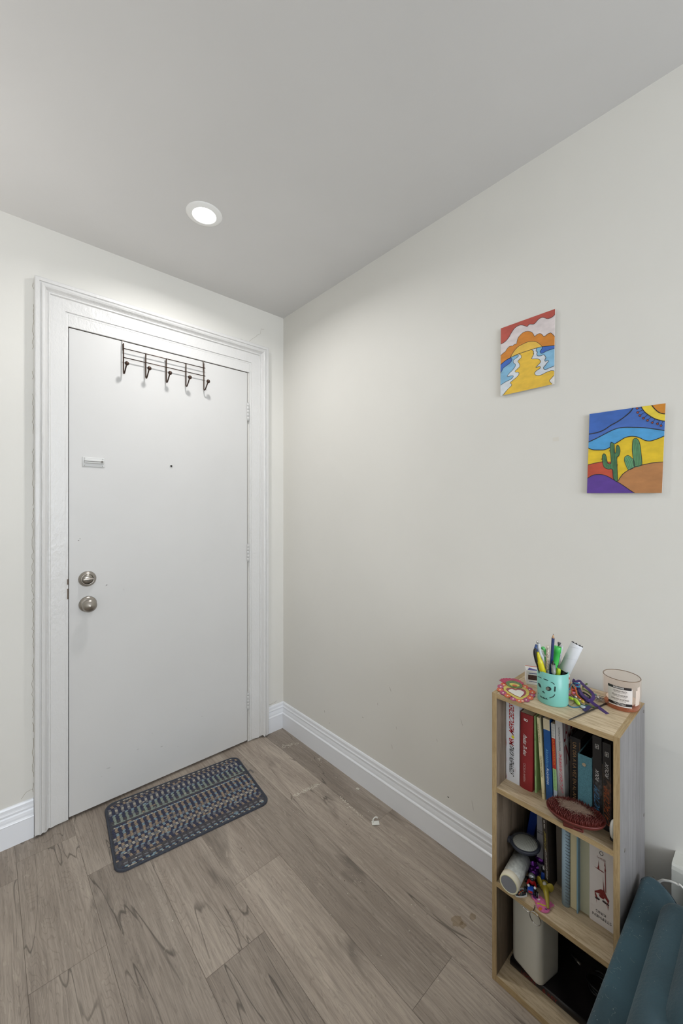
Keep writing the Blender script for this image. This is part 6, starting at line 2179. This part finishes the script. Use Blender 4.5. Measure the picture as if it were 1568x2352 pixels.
# ================================================================ LIGHTS, WORLD, CAMERA
def area(name, loc, rot, size, power, col, sy=None, spread=180):
    l = D.lights.new(name, 'AREA')
    l.energy = power
    l.color = col
    l.size = size
    if sy:
        l.shape = 'RECTANGLE'; l.size_y = sy
    else:
        l.shape = 'DISK'
    l.spread = math.radians(spread)
    o = D.objects.new(name, l)
    o.location = loc
    o.rotation_euler = rot
    COL.objects.link(o)
    return o


# daylight fill from the added window behind the photographer
area('fill_daylight', ((WX0 + WX1) / 2, YB + .02, (WZ0 + WZ1) / 2), (math.radians(90), 0, 0), WX1 - WX0 - .1, P_WIN_FILL, (.88, .94, 1.0), WZ1 - WZ0 - .1)
area('recessed_lamp_beam', LAMP_AT, (0, 0, 0), .082, LAMP, (1.0, .99, .98), spread=SPREAD)
# two added recessed lights, unseen, filling the room from further back
for (x, y, p) in FILL_LAMPS:
    c = Vector((x, y, H))
    t_ = thing('recessed_ceiling_light', c - Vector((0, 0, .008)), 'added unseen round white recessed light further back over ' + ('the photographer' if x > -1.6 else 'the far side of the room'), 'ceiling light')
    MB().lathe([(.067, 0), (.0665, -.0012), (.060, -.0030), (.0470, -.0062), (.0440, -.0062), (.0430, -.0040), (.0430, 0)], c, n=32, close=False).build('trim_ring', mat('light_trim_white', (238, 238, 238), .4), t_)
    MB().lathe([(.0430, -.0035), (.036, -.0042), (.02, -.0046), (0, -.0048)], c, n=32, close=False).build('diffuser', emis('fill_led_diffuser', (255, 250, 244), p), t_)
# added floor lamp, unseen, throwing fill light up to the ceiling
fl = thing('added_uplighter_lamp', (UPX, UPY, 0), 'added low uplighter floor lamp beside the wall left of the door, outside the picture', 'floor lamp')
MB().lathe([(.14, 0), (.14, .012), (.02, .02), (.012, .03), (.012, UPZ - .13)], (UPX, UPY, 0), n=32).build('pole', mat('lamp_black', (40, 40, 42), .4), fl)
MB().lathe([(.02, UPZ - .15), (.09, UPZ - .10), (.15, UPZ + .01), (.148, UPZ + .01), (.088, UPZ - .095), (.015, UPZ - .14)], (UPX, UPY, 0), n=40, close=False).build('lamp_shade', mat('lamp_white_shade', (230, 230, 228), .5), fl)
area('ceiling_fill_bulb', (UPX, UPY, UPZ), (math.radians(180), 0, 0), .22, P_UP_FILL, (1.0, .965, .93), spread=UPS)

w = D.worlds.new('room_world')
SC.world = w
w.use_nodes = True
w.node_tree.nodes['Background'].inputs[0].default_value = (.8, .9, 1, 1)
w.node_tree.nodes['Background'].inputs[1].default_value = .3

cam = D.cameras.new('camera')
co = D.objects.new('camera', cam)
COL.objects.link(co)
co.location = CAM
co.rotation_euler = (math.radians(90), 0, -(PI / 2 - math.atan2(FW.y, FW.x)))
cam.sensor_fit = 'VERTICAL'
cam.sensor_height = 36
cam.sensor_width = 24
cam.lens = F_PX / 2352 * 36
cam.shift_y = -8 / 2352
cam.clip_start = .02
SC.camera = co
vs_ = SC.view_settings
vs_.view_transform = 'Standard'
vs_.look = 'None'
vs_.gamma = 1
vs_.use_curve_mapping = False
vs_.exposure = EXPO
SC.cycles.max_bounces = 10
SC.cycles.diffuse_bounces = 7
SC.cycles.transparent_max_bounces = 12
